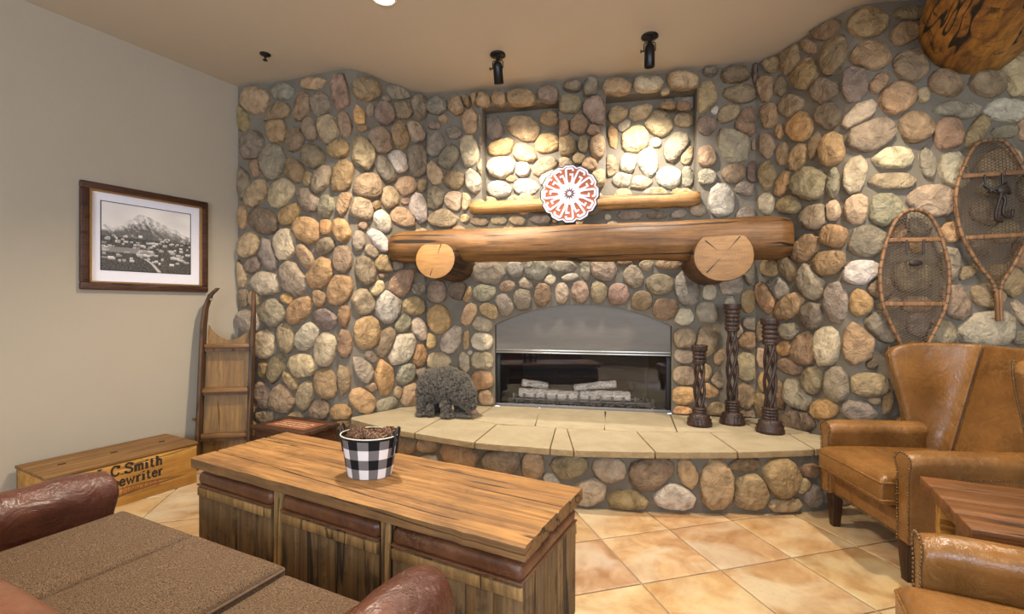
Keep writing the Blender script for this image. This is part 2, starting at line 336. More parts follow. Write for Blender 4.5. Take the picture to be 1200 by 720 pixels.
FR=[(-1.342,3.869),(-1.295,3.829),(-1.229,3.771),(-1.151,3.707),(-1.071,3.646),(-0.989,3.591),(-0.902,3.536),(-0.809,3.481),(-0.71,3.425),(-0.6,3.364),(-0.481,3.299),(-0.361,3.238),(-0.252,3.188),(-0.155,3.153),(-0.065,3.129),(0.02,3.11),(0.102,3.091),(0.176,3.07),(0.243,3.05),(0.315,3.032),(0.404,3.017),(0.518,3.004),(0.648,2.994),(0.785,2.987),(0.919,2.981),(1.048,2.977),(1.178,2.975),(1.308,2.976),(1.439,2.981),(1.577,2.99),(1.72,3.003),(1.855,3.018),(1.966,3.035),(2.048,3.055),(2.108,3.078),(2.156,3.1),(2.2,3.12),(2.243,3.136),(2.28,3.15),(2.309,3.162),(2.33,3.17)]
BS=[(-1.28,3.95),(-1.238,3.91),(-1.177,3.854),(-1.106,3.79),(-1.03,3.73),(-0.95,3.675),(-0.863,3.621),(-0.769,3.566),(-0.67,3.51),(-0.561,3.45),(-0.444,3.387),(-0.327,3.328),(-0.22,3.28),(-0.128,3.247),(-0.046,3.225),(0.034,3.208),(0.12,3.19),(0.211,3.171),(0.305,3.153),(0.403,3.137),(0.506,3.12),(0.612,3.103),(0.721,3.086),(0.838,3.07),(0.97,3.057),(1.128,3.047),(1.305,3.04),(1.48,3.035),(1.63,3.035),(1.75,3.039),(1.852,3.048),(1.938,3.06),(2.014,3.075),(2.076,3.096),(2.124,3.121),(2.163,3.147),(2.2,3.17),(2.235,3.189),(2.267,3.206),(2.292,3.22),(2.31,3.23)]

NR=(.2036,.979)                                  # into the centre wall
NICHE=.16
NI=[(CEN[0][0]+NR[0]*NICHE,CEN[0][1]+NR[1]*NICHE),(CEN[1][0]+NR[0]*NICHE,CEN[1][1]+NR[1]*NICHE)]
def cum(p):
    c=[0.]
    for a,b in zip(p,p[1:]): c.append(c[-1]+math.dist(a,b))
    return c
def on(p,cu,s):
    i=0
    while i<len(p)-2 and cu[i+1]<s: i+=1
    L=cu[i+1]-cu[i]; t=(s-cu[i])/L; tx,ty=(p[i+1][0]-p[i][0])/L,(p[i+1][1]-p[i][1])/L
    return (p[i][0]+tx*L*t,p[i][1]+ty*L*t),(tx,ty)
def smooth_tan(p,cu,s,e=.06):
    a,_=on(p,cu,max(0,s-e)); b,_=on(p,cu,min(cu[-1],s+e)); d=math.dist(a,b); return ((b[0]-a[0])/d,(b[1]-a[1])/d)
# firebox opening and niches, in metres along the centre wall (s) and up (z)
FS0,FS1=.68,2.26
def arch(s):
    u=(s-1.47)/.79; return 1.372-.19*abs(u)**2.1
HOOD_Z=.93
NICHES=[(.556,1.281),(1.70,2.469)]; NZ0,NZ1=2.30,3.235
def struct(name,mb,m,parent=None,smooth=False):
    o=mb.build(name,m,parent,smooth); 
    if not parent: o['kind']='structure'
    return o
def P3(pt,z): return (pt[0],pt[1],z)
# floor slab and ceiling
mb=MB(); mb.add([(-7,-2.6,-.006),(4.7,-2.6,-.006),(4.7,4.7,-.006),(-7,4.7,-.006),(-7,-2.6,-.08),(4.7,-2.6,-.08),(4.7,4.7,-.08),(-7,4.7,-.08)],[(0,1,2,3),(4,5,6,7),(0,1,5,4),(1,2,6,5),(2,3,7,6),(3,0,4,7)])
floor=struct('floor',mb,M['grout'])
mb=MB(); mb.box((-1.15,1.05,CEIL+.05),(11.9,7.4,.1)); ceiling=struct('ceiling',mb,M['ceiling'])
# left plaster wall runs from the stone corner towards the viewer
LD=(.504,.864); LC=(-2.538,4.308); LN=(-.864,.504)       # LN points out of the room
def lw(t,off=0,z=0): return (LC[0]-LD[0]*t-LN[0]*off, LC[1]-LD[1]*t-LN[1]*off, z)
def slab_wall(name,t0,t1,z0,z1,m,th=.12):
    mb=MB(); a=lw(t0,0);b=lw(t1,0);c=lw(t1,-th);d=lw(t0,-th)
    mb.prism([(a[0],a[1]),(b[0],b[1]),(c[0],c[1]),(d[0],d[1])],z0,z1); return struct(name,mb,m)
slab_wall('wall_left',-.15,1.53,0,CEIL,M['plaster'])
slab_wall('wall_left',1.62,7.9,0,CEIL,M['plaster'])
slab_wall('trim_1',1.53,1.62,0,CEIL,M['dark_trim'],.14)
mb=MB(); mb.box((4.56,.2,CEIL/2),(.12,5.6,CEIL)); struct('wall_right',mb,M['plaster'])
# wall behind the viewer with two windows
mb=MB(); Y=-2.5
xs=[-6.6,-3.4,-1.0,.3,2.7,4.6]
for i,(a,b) in enumerate(zip(xs,xs[1:])):
    if i in(1,3):
        mb.box(((a+b)/2,Y-.05,.4),(b-a,.12,.8)); mb.box(((a+b)/2,Y-.05,(2.7+CEIL)/2),(b-a,.12,CEIL-2.7))
    else: mb.box(((a+b)/2,Y-.05,CEIL/2),(b-a,.12,CEIL))
struct('wall_back',mb,M['plaster'])
for i,(a,b) in enumerate([(-3.4,-1.0),(.3,2.7)]):
    fr=MB()
    for x in (a+.03,(a+b)/2,b-.03): fr.box((x,Y-.05,1.75),(.06,.07,1.9))
    for z in (.83,1.75,2.67): fr.box(((a+b)/2,Y-.05,z),(b-a,.06,.05))
    wn=struct('window_%d'%(i+1),fr,M['window_frame'])
    MB().box(((a+b)/2,Y-.05,1.75),(b-a-.1,.006,1.84)).build('pane',M['pane'],wn)
# stone walls: mortar faces; the stones are set into them below
def wall_mesh(path,cu,intervals,step=.05,z0=0.,extra=()):
    mb=MB(); ss=sorted(set([0.,cu[-1]]+[x for x in extra]+[i*step for i in range(1,int(cu[-1]/step)+1) if i*step<cu[-1]]))
    for a,b in zip(ss,ss[1:]):
        if b-a<1e-6: continue
        A,_=on(path,cu,a);B,_=on(path,cu,b)
        for (fa,fb) in intervals(a,b):
            mb.add([P3(A,fa[0]),P3(B,fa[1]),P3(B,fb[1]),P3(A,fb[0])],[(0,1,2,3)])
    return mb
full=lambda a,b:[((0,0),(CEIL,CEIL))]
cuL,cuC,cuR,cuN=cum(LEFT),cum(CEN),cum(RIGHT),cum(NI)
def cen_int(a,b):
    m=(a+b)/2; e=1e-6; out=[]
    lo=0.
    if FS0<m<FS1: out.append(((0,0),(.42,.42))); l0,l1=arch(a),arch(b)
    else: l0=l1=0.
    for n0,n1 in NICHES:
        if n0<m<n1:
            out.append(((l0,l1),(NZ0,NZ0))); out.append(((NZ1,NZ1),(CEIL,CEIL))); return out
    out.append(((l0,l1),(CEIL,CEIL))); return out
wl=struct('wall_left_stone',wall_mesh(LEFT,cuL,full),M['mortar'])
mbc=wall_mesh(CEN,cuC,cen_int,extra=[FS0,FS1]+[q for n in NICHES for q in n])
def cw(s,y,z):      # centre-wall frame: along, into the wall, up
    return (CEN[0][0]+.979*s+NR[0]*y, CEN[0][1]-.2036*s+NR[1]*y, z)
for a,b in NICHES:
    mbc.add([cw(a,NICHE,NZ0),cw(b,NICHE,NZ0),cw(b,NICHE,NZ1),cw(a,NICHE,NZ1)],[(0,1,2,3)])
    mbc.add([cw(a,0,NZ0),cw(a,NICHE,NZ0),cw(a,NICHE,NZ1),cw(a,0,NZ1)],[(0,1,2,3)])
    mbc.add([cw(b,0,NZ0),cw(b,NICHE,NZ0),cw(b,NICHE,NZ1),cw(b,0,NZ1)],[(0,1,2,3)])
    for z in (NZ0,NZ1): mbc.add([cw(a,0,z),cw(b,0,z),cw(b,NICHE,z),cw(a,NICHE,z)],[(0,1,2,3)])
JD=.14
for s in (FS0,FS1): mbc.add([cw(s,0,.42),cw(s,JD,.42),cw(s,JD,arch(s)),cw(s,0,arch(s))],[(0,1,2,3)])
aa=[FS0+(FS1-FS0)*i/32 for i in range(33)]
for a,b in zip(aa,aa[1:]): mbc.add([cw(a,0,arch(a)),cw(b,0,arch(b)),cw(b,JD,arch(b)),cw(a,JD,arch(a))],[(0,1,2,3)])
wc=struct('wall_back_stone',mbc,M['mortar'])
wr=struct('wall_right_stone',wall_mesh(RIGHT,cuR,full),M['mortar'])
# the raised hearth
hearth=thing('hearth','long curved raised stone hearth with pale flagstone top below the fireplace','hearth')
HZ=.42; cuB=cum(BS)
mb=wall_mesh(BS,cuB,lambda a,b:[((0,0),(HZ-.045,HZ-.045))])
top=[(p[0],p[1],HZ-.05) for p in BS]+[(2.15,3.66,HZ-.05),(2.03,3.89,HZ-.05),(-.82,4.49,HZ-.05),(-1.30,4.0,HZ-.05)]
mb.add(top,[tuple(range(len(top)))]); hb=mb.build('hearth_base',M['mortar'],hearth)
# ------------------------------------------------------------ stones
TABLE={}
TABLE[0]='199 3238 309 234 171 t;494 3287 277 152 169 g;828 3304 308 111 170 t;1114 3187 293 173 92 pd;1331 3244 287 201 30 pb;925 3101 221 188 116 gb;717 3110 277 175 79 bt;428 3112 292 179 4 b;57 3084 263 135 104 b;1271 2988 259 100 88 o;1365 3072 116 70 79 g;1505 3085 212 197 52 pg;1645 3314 238 126 3 g;1534 3229 99 61 32 g;1701 3183 212 169 34 gb;1872 3242 239 179 85 g;431 2938 232 208 100 bo;797 2916 260 160 123 gb;1000 2885 261 200 100 pt;1153 2918 257 122 96 pt;627 2835 223 197 14 pb;1293 2901 96 70 28 b;167 2829 272 254 85 gb;389 2667 327 270 110 gn;190 2622 180 112 106 b;68 2482 335 138 91 nb;627 2559 257 191 152 b;832 2669 269 204 150 bg;1096 2707 214 164 171 bo;925 2464 269 184 61 gp;785 2477 132 96 96 b;1136 2457 310 199 75 bo;1302 2690 307 205 92 tg;1463 2824 227 217 107 p;1523 2600 261 192 121 g;1340 2401 256 217 19 p;1678 2929 246 197 92 b;1645 2685 202 189 109 w;1848 2739 333 222 87 g;1832 3008 195 176 133 cp;222 2395 284 188 43 t;477 2380 327 225 37 tc;773 2299 297 175 139 ng;975 2210 194 159 66 n;1155 2247 246 123 74 b;1293 2199 229 202 167 nt;1568 2348 214 179 60 tg;1730 2475 202 169 27 t;1907 2516 127 102 68 t;1860 2294 286 180 106 w;1730 2335 92 58 15 p;1424 2247 108 75 47 b;57 2178 238 103 97 ob;286 2129 316 236 161 rk;585 2181 255 174 29 bo;773 2027 298 217 156 ot;966 2044 140 124 102 o;1124 2009 226 157 120 ot;1494 2115 225 154 130 w;1701 2182 262 169 167 t;130 1919 261 227 29 t;518 1916 270 237 98 c;1265 1929 256 107 94 ng;1457 1948 295 132 133 w;959 1874 208 144 12 bg;1302 2052 80 71 39 p;327 1826 322 177 116 g;742 1802 266 138 125 pt;172 1732 175 141 41 g;52 1650 257 115 96 t;1136 1765 238 166 96 pb;1381 1837 132 107 145 n;909 1633 295 234 44 ot;1325 1665 259 183 93 bg;1501 1714 201 167 120 bt;1645 1727 111 88 9 g;297 1564 341 218 173 c;609 1598 337 249 129 ng;1689 1577 340 213 58 tp;1114 1487 285 219 71 ob;68 1429 177 127 90 gt;183 1419 137 126 91 t;378 1302 273 258 155 g;541 1427 138 91 158 o;683 1316 349 182 37 ob;906 1424 158 126 91 b;954 1243 253 183 173 g;1149 1277 201 104 85 bo;1302 1396 231 187 112 gt;1439 1517 170 110 40 ct;1557 1350 300 253 81 w;1501 1641 100 67 5 p;1821 1360 216 184 172 to;1860 1523 145 118 5 g;126 1213 236 206 159 cg;297 1009 263 223 87 ct;529 1081 289 184 104 tg;780 1087 333 179 40 c;966 980 289 220 79 c;1159 1039 256 128 90 bt;1334 1118 288 227 94 ot;1523 1033 298 161 65 pt;1696 964 359 239 52 cw;1701 1191 184 148 47 ng;1879 1142 232 147 117 c;1371 911 130 87 127 g;1883 881 223 141 86 o;275 785 166 91 89 b;424 799 314 164 76 bg;712 830 329 213 0 tc;585 691 221 114 143 tb;1149 710 348 113 88 bt;982 694 278 203 112 bt;1306 814 268 152 112 cg;1512 707 332 197 100 o;1734 723 215 179 66 cg;275 541 243 165 102 gt;494 523 261 256 145 bt;756 559 288 183 64 tg;902 457 230 176 10 bt;1120 443 187 155 7 op;1302 537 260 185 132 op;1381 647 105 83 161 t;1534 473 248 121 5 n;1656 563 119 77 96 t;1779 528 238 203 90 t;297 348 251 117 4 tg;639 380 197 76 6 t;1130 343 119 109 15 o;1919 715 156 112 169 n'
TABLE[1]='116 3276 198 162 164 g;335 3261 208 188 147 t;493 3308 122 83 95 t;174 3156 98 81 165 t;88 3098 131 82 173 g;94 2912 248 205 99 g;228 2790 241 207 56 gt;282 3011 151 121 167 g;88 2635 233 158 115 t;282 2563 205 182 164 bt;94 2398 225 186 82 kg;303 2358 225 183 172 ct;174 2200 313 184 177 pt;109 1494 216 213 102 gp;131 1227 287 227 96 ot;335 1502 213 173 179 kb;44 1020 154 120 101 ot;260 1044 289 190 67 c;131 837 238 164 3 tc;0 483 198 165 7 t;196 613 216 163 5 t;577 1481 218 171 8 n;793 1545 162 100 13 pt;971 1567 140 99 160 ct;772 1370 210 153 111 n;945 1419 198 171 91 gb;1130 1462 206 158 80 b;1199 1600 98 88 177 c;1310 1476 188 120 90 cp;1473 1485 197 153 91 pt;1640 1484 195 147 90 p;1811 1464 190 185 96 pb;2013 1406 181 178 175 b;2157 1546 223 183 178 bg;2210 1331 209 195 0 b;2386 1507 303 196 103 g;2360 1267 154 151 7 c;2542 1304 209 164 105 n;2567 1469 146 120 91 cg;2368 1083 189 184 15 tp;2365 926 174 129 171 gc;2368 760 196 166 6 tn;2360 585 190 169 11 ot;2351 446 158 101 4 o;2542 1058 311 180 90 bn;430 1279 225 136 63 to;629 1310 189 146 153 to;566 1189 208 151 1 ct;405 1036 223 63 85 ot;556 1028 208 171 3 c;552 843 213 171 4 ct;388 833 223 106 90 c;556 656 213 185 8 ot;598 486 179 130 110 t;441 915 53 50 14 c;409 1472 163 88 69 o;405 3285 142 95 94 b;556 3292 179 130 169 t;721 3291 146 127 157 t;935 3278 267 153 172 t;1187 3284 188 145 167 gb;1406 3331 155 86 172 g;1568 3306 156 128 66 g;1793 3294 251 141 172 t;2067 3296 255 139 177 c;2347 3296 264 147 172 t;2205 3223 78 63 11 t;2567 3357 105 86 161 gk;441 3110 291 164 108 t;545 3102 143 62 101 g;1377 3179 214 172 165 bg;1606 3092 314 206 112 pg;1325 2970 163 117 84 b;1477 2987 196 179 148 pb;1587 2931 125 113 154 bp;1358 2803 180 173 91 b;1502 2803 154 91 92 bp;1625 2784 220 141 93 b;2351 3090 123 77 172 b;2237 3103 142 61 174 b;2538 3131 306 165 83 tb;2542 2903 183 162 158 g;2610 3025 72 66 129 w;430 2828 306 178 97 c;556 2658 181 79 91 t;556 2869 223 58 95 g;472 2542 245 155 103 cg;1339 2620 158 148 144 bg;1464 2680 117 109 145 b;1549 2626 152 115 172 b;2542 2638 184 150 98 bg;2542 2464 156 141 161 ng;388 2354 183 116 92 tc;535 2156 188 76 177 p;721 2159 174 80 177 ct;894 2156 182 87 177 t;1114 2158 257 94 177 g;1242 2149 68 58 96 t;388 2192 95 81 172 t;1719 2150 60 57 158 c;1903 2161 266 83 177 pg;2139 2155 196 71 3 p;2316 2154 140 71 8 cg;2473 2184 121 106 170 ct;618 1661 342 211 179 gn;874 1697 162 143 176 g;1074 1684 218 186 177 g;1329 1715 252 113 179 g;1374 1621 183 64 4 c;1521 1677 183 95 100 g;1681 1684 237 203 145 pg;1940 1614 203 164 117 gb;1858 1743 202 47 179 b;2049 1715 126 90 178 p;2228 1721 230 84 179 b;2774 3304 225 143 170 kb;2803 3148 258 162 171 bg;2717 2991 247 142 16 bn;2863 2907 264 185 82 b;2762 2723 329 239 116 cg;2762 2482 188 165 19 bp;2856 2345 201 114 170 ng;2661 2258 279 214 94 wc;2918 2712 96 53 92 t;2907 2485 189 107 83 rk;2929 3308 191 62 91 k;2874 1403 211 124 90 ob;2896 1625 191 121 91 g;2740 1543 193 184 96 cg;2896 1218 137 129 4 gk;2874 1063 156 154 55 b;2524 792 146 120 87 t;2567 638 155 136 10 ot;2627 713 200 99 94 nt;2627 477 138 130 26 bg;2644 932 164 81 81 t;2779 1151 135 97 89 cg;2729 1350 199 98 90 cg;2863 847 242 166 93 nb;2854 604 212 141 88 pb;2871 438 133 99 6 nt;2737 536 109 67 88 t'
TABLE[2]='142 3327 189 121 120 bk;302 3295 250 171 100 b;94 3150 253 138 106 b;211 3124 210 95 113 bk;439 3106 243 206 123 b;483 3285 256 76 131 b;619 3334 242 142 144 bk;668 3135 296 194 105 b;870 3256 219 193 140 bt;1126 3297 211 104 1 bk;1090 3163 176 143 19 bt;894 3036 231 186 140 bt;1126 2947 211 200 119 bt;601 2905 253 162 141 bg;806 2870 255 140 94 pg;944 2851 160 95 56 bt;316 2918 278 159 144 bt;118 2919 225 150 111 bp;635 2717 227 153 125 bk;833 2654 220 125 45 ct;1046 2737 213 205 30 op;1209 2754 104 73 93 tc;396 2726 276 189 130 o;207 2757 139 63 95 ob;526 2531 230 93 84 bt;662 2455 229 179 96 ot;894 2506 264 213 12 gp;1155 2544 209 193 105 pb;1344 2817 214 155 154 b;1585 2803 213 163 158 pk;1767 2853 277 180 93 tc;1400 2645 293 115 171 ng;1350 2484 210 166 94 bt;1527 2495 253 98 61 bt;1693 2630 254 142 166 cw;1690 2484 145 78 176 gt;1795 2501 166 62 90 t;101 2668 226 125 103 tb;234 2572 189 106 98 tb;388 2490 194 143 69 ot;106 2422 237 137 97 bt;234 2334 219 114 78 o;483 2270 315 226 148 nb;668 2222 230 95 91 n;809 2248 269 133 86 nc;1029 2345 252 152 2 c;1029 2188 323 114 178 gt;1239 2292 223 99 103 ng;1392 2254 266 176 106 c;1660 2295 249 185 23 t;101 2195 179 131 104 ct;288 2153 255 140 162 t;519 2016 256 185 157 nb;668 2032 155 106 100 ct;817 2009 209 136 95 tc;978 1996 220 205 105 g;675 1850 209 156 160 bo;452 1787 252 179 28 bo;635 1664 250 184 179 bt;870 1791 217 207 141 gp;842 1584 223 163 5 w;1256 2043 283 216 176 gt;1367 1847 146 98 91 ot;288 1651 229 143 122 bp;488 1530 282 202 119 nt;200 1498 185 149 122 n;125 1670 163 142 162 ob;94 1432 264 157 111 o;296 1350 323 178 24 ot;690 1390 313 160 95 n;495 1287 201 190 81 kg;838 1379 196 126 90 ob;944 1474 149 147 109 bg;1003 1369 154 76 12 t;288 1160 183 134 6 n;434 1039 248 202 89 bt;624 1076 289 186 87 c;830 1100 323 167 89 bt;961 1217 231 180 138 gb;902 968 73 69 75 kb;1367 1622 234 116 99 gc;1400 1387 245 162 105 gt;1593 1430 196 167 179 tb;1476 1583 148 76 39 tb;1701 1526 224 178 115 t;1298 1181 179 173 5 pc;1602 1211 370 226 7 cn;1778 1313 171 81 115 ct;1775 1691 249 101 90 bo;1775 1147 98 92 4 g;1169 1756 94 90 98 o;1064 1852 130 82 64 ot;1169 1897 174 151 175 g;1134 1548 229 208 178 gb;1161 1369 191 113 180 t;1178 1237 151 147 85 g;1597 2126 117 111 161 c;1593 1963 200 167 175 g;1693 1840 182 148 177 t;1560 1741 134 121 175 g;61 1156 194 88 89 bt;52 925 176 70 94 t;70 733 159 82 87 o;42 534 200 110 85 bo;220 652 256 85 89 b;245 1020 141 126 28 o;309 887 227 126 173 bt;501 805 212 175 67 nb;697 813 249 166 88 ng;888 826 213 172 178 bt;374 680 258 208 151 ng;913 723 80 50 5 t;606 618 217 144 22 o;828 645 190 143 175 g;380 477 291 176 16 rg;988 723 200 73 85 ot'
TABLE[3]='630 3084 236 186 118 gp;932 3061 363 220 155 to;1173 3133 175 140 166 to;705 2892 270 165 13 ot;1809 3111 194 165 162 to;2014 3123 231 142 9 t;1863 3018 122 110 59 c;1763 2927 258 86 95 ot;2169 3013 240 221 139 tp;1958 2874 258 241 91 tc;2384 3024 174 129 169 t;2136 2841 103 86 166 c;2320 2790 270 198 71 pc;936 2825 259 170 155 ot;1152 2902 247 180 1 ot;715 2705 277 222 170 cg;915 2673 152 141 152 wc;1132 2680 240 176 19 pc;800 2587 106 62 175 t;683 2490 256 155 175 wc;957 2496 250 159 175 w;1183 2565 206 190 156 w;1738 2653 198 131 93 pt;1901 2672 192 146 75 cw;2070 2671 275 163 101 w;2411 2716 206 96 77 t;2256 2515 208 187 162 wc;1853 2518 192 133 174 c;2005 2490 208 117 175 c;2411 2516 191 105 91 gc'
TABLE[4]='1420 283 265 169 8 bg;1640 269 192 157 82 tb;1873 274 261 167 15 bg;1767 190 138 62 175 wg;2024 111 235 167 27 c;2146 274 225 168 176 nt;2421 254 295 214 15 rp;2275 79 309 132 4 bt;2559 109 270 169 172 wc;2650 260 200 126 114 op;2833 194 325 221 94 t;3027 320 223 89 5 rb;3060 140 232 213 90 tb;3268 238 281 244 141 bt;3281 61 244 93 2 tb;3464 273 132 93 172 b;3411 177 104 86 48 t;3493 102 151 127 101 gw;1304 112 262 119 9 tg;1511 73 222 156 9 bg;1728 33 234 135 7 cg;591 285 239 130 12 tb;810 317 224 101 10 pt;1085 293 324 175 176 tb;815 217 218 50 9 wg;372 284 206 111 13 gt;869 103 271 124 13 tg'

SP={0:(LEFT,cuL),1:(CEN,cuC),2:(RIGHT,cuR),3:(NI,cuN),4:(BS,cuB)}
PAR={0:wl,1:wc,2:wr,3:wc,4:hb}
def erad(st,dx,dz):
    s,z,a,b,an,_=st; c,q=math.cos(an),math.sin(an); u=dx*c+dz*q; v=-dx*q+dz*c; p=2.4
    return 1./((abs(u)/(a/2))**p+(abs(v)/(b/2))**p)**(1/p)
def free(surf,s,z):
    if surf==3: return any(a+.03<s<b-.03 for a,b in NICHES) and NZ0+.03<z<NZ1-.03
    if surf==4: return .02<z<HZ-.07
    if z>CEIL-.03 or z<.02: return False
    if surf==0: return not (s>1.2 and z<.46)
    if surf==2: return not (s<.95 and z<.46) and .03<s<2.6
    if z<.46: return False
    if FS0-.05<s<FS1+.05 and z<arch(min(max(s,FS0),FS1))+.05: return False
    for a,b in NICHES:
        if a-.03<s<b+.03 and NZ0-.0<z<NZ1+.03: return False
    return .03<s<cuC[-1]-.03
ZR={0:(0,CEIL),1:(.42,CEIL),2:(0,CEIL),3:(NZ0,NZ1),4:(0,HZ-.045)}
NS=14
DIRS=[(math.cos(2*PI*k/NS),math.sin(2*PI*k/NS)) for k in range(NS)]
for surf,txt in TABLE.items():
    rng=random.Random(11+surf); sts=[]
    for q in txt.split(';'):
        w_=q.split(' '); sts.append((int(w_[0])/1e3,int(w_[1])/1e3,int(w_[2])/1e3*1.07,int(w_[3])/1e3*1.02,R(int(w_[4])),w_[5]))
    # small stones where the traced ones leave a gap
    path,cu=SP[surf]
    if True:
      for rmin in (.085,.06,.042):
        for _ in range(1500):
            s=rng.uniform(0,cu[-1]); z=rng.uniform(*ZR[surf])
            if not free(surf,s,z): continue
            r=1.
            for st in sts:
                dx,dz=st[0]-s,st[1]-z; d=math.hypot(dx,dz)
                if d>.5: continue
                if d<.01: r=0;break
                r=min(r,d-erad(st,-dx/d,-dz/d)-.012)
                if r<rmin: break
            if r>=rmin: 
                r=min(r,.1); sts.append((s,z,2*r*1.1,2*r*.95,rng.uniform(0,PI),rng.choice(['t','b','g','bt','pg','ng','to'])))
    for st in sts:
        s,z,a,b,an,code=st
        if s<-.05 or s>cu[-1]+.05: continue
        pts=[]; nb=[o for o in sts if o is not st and math.hypot(o[0]-s,o[1]-z)<.55]
        seed=rng.random()*100
        for dx,dz in DIRS:
            r=erad(st,dx,dz)*(1+.12*mn.noise(Vector((dx*1.3+seed,dz*1.3,seed)))+.05*mn.noise(Vector((dx*3+seed,dz*3,seed+5))))
            for o in nb:
                ox,oz=o[0]-s,o[1]-z; D=math.hypot(ox,oz); 
                if D<.02: continue
                ox/=D;oz/=D; cs=dx*ox+dz*oz
                if cs<=.05: continue
                ri=erad(st,ox,oz); rj=erad(o,-ox,-oz)
                lim=(D*ri/(ri+rj)-.004)/cs
                if ri+rj<D-.013: lim=(ri+ (D-ri-rj)*.5)/cs
                r=min(r,max(lim,.012))
            pts.append([dx*r,dz*r])
        z0,z1=ZR[surf]
        for p in pts: p[1]=min(max(p[1],z0+.008-z),z1-.008-z)
        if surf==1:
            for p in pts:
                S,Z=s+p[0],z+p[1]
                if not(FS0<s<FS1):
                    if s<=FS0 and Z<1.2: p[0]=min(p[0],FS0-.008-s)
                    if s>=FS1 and Z<1.2: p[0]=max(p[0],FS1+.008-s)
                    p[0]=min(max(p[0],.008-s),cuC[-1]-.008-s)
                elif Z<arch(min(max(S,FS0),FS1))+.01: p[1]=arch(min(max(S,FS0),FS1))+.01-z
                for n0,n1 in NICHES:
                    if NZ0<z<NZ1:
                        if s<=n0: p[0]=min(p[0],n0-.006-s)
                        elif s>=n1: p[0]=max(p[0],n1+.006-s)
                    elif n0<s<n1 and z>NZ1: p[1]=max(p[1],NZ1-.03-z)
        if surf==3:
            for n0,n1 in NICHES:
                if n0<s<n1:
                    for p in pts: p[0]=min(max(p[0],n0+.004-s),n1-.004-s)
        if surf==0:
            for p in pts: p[0]=min(max(p[0],.01-s),cu[-1]-.01-s)
        rm=min(a,b)/2; h=(.014+.36*rm)*rng.uniform(.85,1.2); h=min(h,.058)
        if surf==1 and 1.281<s<1.70 and z>NZ0-.05: h+=.035
        if surf==1 and z>NZ1: h+=.04
        v=[];f=[]; prof=[(1.,.004),(1.0,-.32),(.955,-.66),(.83,-.9),(.52,-1.02)]
        tiltx,tiltz=rng.uniform(-.12,.12),rng.uniform(-.15,.15)
        for sc_,hh in prof:
            for k,(x,zz) in enumerate(pts):
                X,Z=x*sc_,zz*sc_; nn=(mn.noise(Vector((X*9+seed,Z*9,hh*2)))*.22+mn.noise(Vector((X*24+seed,Z*24,hh*3)))*.16) if hh<-.3 else 0
                v.append((X,(hh*h+nn*h+(tiltx*X+tiltz*Z)*(1 if hh<-.3 else 0)) if hh<0 else .006,Z))
        v.append((0,-1.03*h+.15*h*mn.noise(Vector((seed,3,1))),0)); L=len(prof)
        for i in range(L-1):
            for k in range(NS):
                l=(k+1)%NS; f.append((i*NS+k,i*NS+l,(i+1)*NS+l,(i+1)*NS+k))
        for k in range(NS): f.append(((L-1)*NS+k,(L-1)*NS+(k+1)%NS,L*NS))
        me=bpy.data.meshes.new('stone'); me.from_pydata(v,[],f); me.shade_smooth()
        (px,py),_=on(path,cu,min(max(s,0),cu[-1])); t=smooth_tan(path,cu,s)
        link('stone',me,M['stone'],PAR[surf],(px,py,z),(0,0,math.atan2(t[1],t[0])),stone_col(code,rng))
# hearth flagstones
def slab_obj(poly,name='slab',z1=HZ):
    n=len(poly); cx=sum(p[0] for p in poly)/n; cy=sum(p[1] for p in poly)/n
    q=[((p[0]-cx)*1.0,(p[1]-cy)*1.0) for p in poly]
    # shrink by a joint
    out=[]
    for x,y in q:
        d=math.hypot(x,y); out.append((x*(1-.004/d*1.3),y*(1-.004/d*1.3)))
    th=.045; mb=MB(); mb.prism(out,-th,0)
    me=mb.mesh(name); me.materials.append(M['slab']); me.materials.append(M['slab_edge'])
    for p in me.polygons:
        if abs(p.normal.z)<.5: p.material_index=1
    o=link(name,me,None,hearth,(cx,cy,z1)); q=o.modifiers.new('bevel','BEVEL'); q.width=.006; q.segments=2; return o
def fr(s0,s1):      # front edge between two x positions
    return [p for p in FR if s0<p[0]<s1]
def fx(x):
    for a,b in zip(FR,FR[1:]):
        if a[0]<=x<=b[0]: t=(x-a[0])/(b[0]-a[0]); return (x,a[1]+(b[1]-a[1])*t)
row=[(-1.08,4.25),(-.58,3.94),(-.33,3.84),(-.07,3.67),(.18,3.64),(.42,3.56),(.70,3.52),(.93,3.47),(1.23,3.46),(1.47,3.45),(1.86,3.46),(2.05,3.42),(2.2,3.36)]
wy=lambda x: 4.5-.2079*(x+.826)+.0
fb=lambda x: (x,wy(x)+(.13 if -.12<x<1.37 else 0))
def front(x0,x1): return [fx(x0)]+fr(x0+.01,x1-.01)+[fx(x1)]
j=[-.72,-.26,.25,.40,.92,1.45,1.98]; jb=[None,(-.40,3.87),(-.07,3.67),(.34,3.59),(.42,3.56),(.93,3.47),(1.47,3.45),(2.03,3.42)]
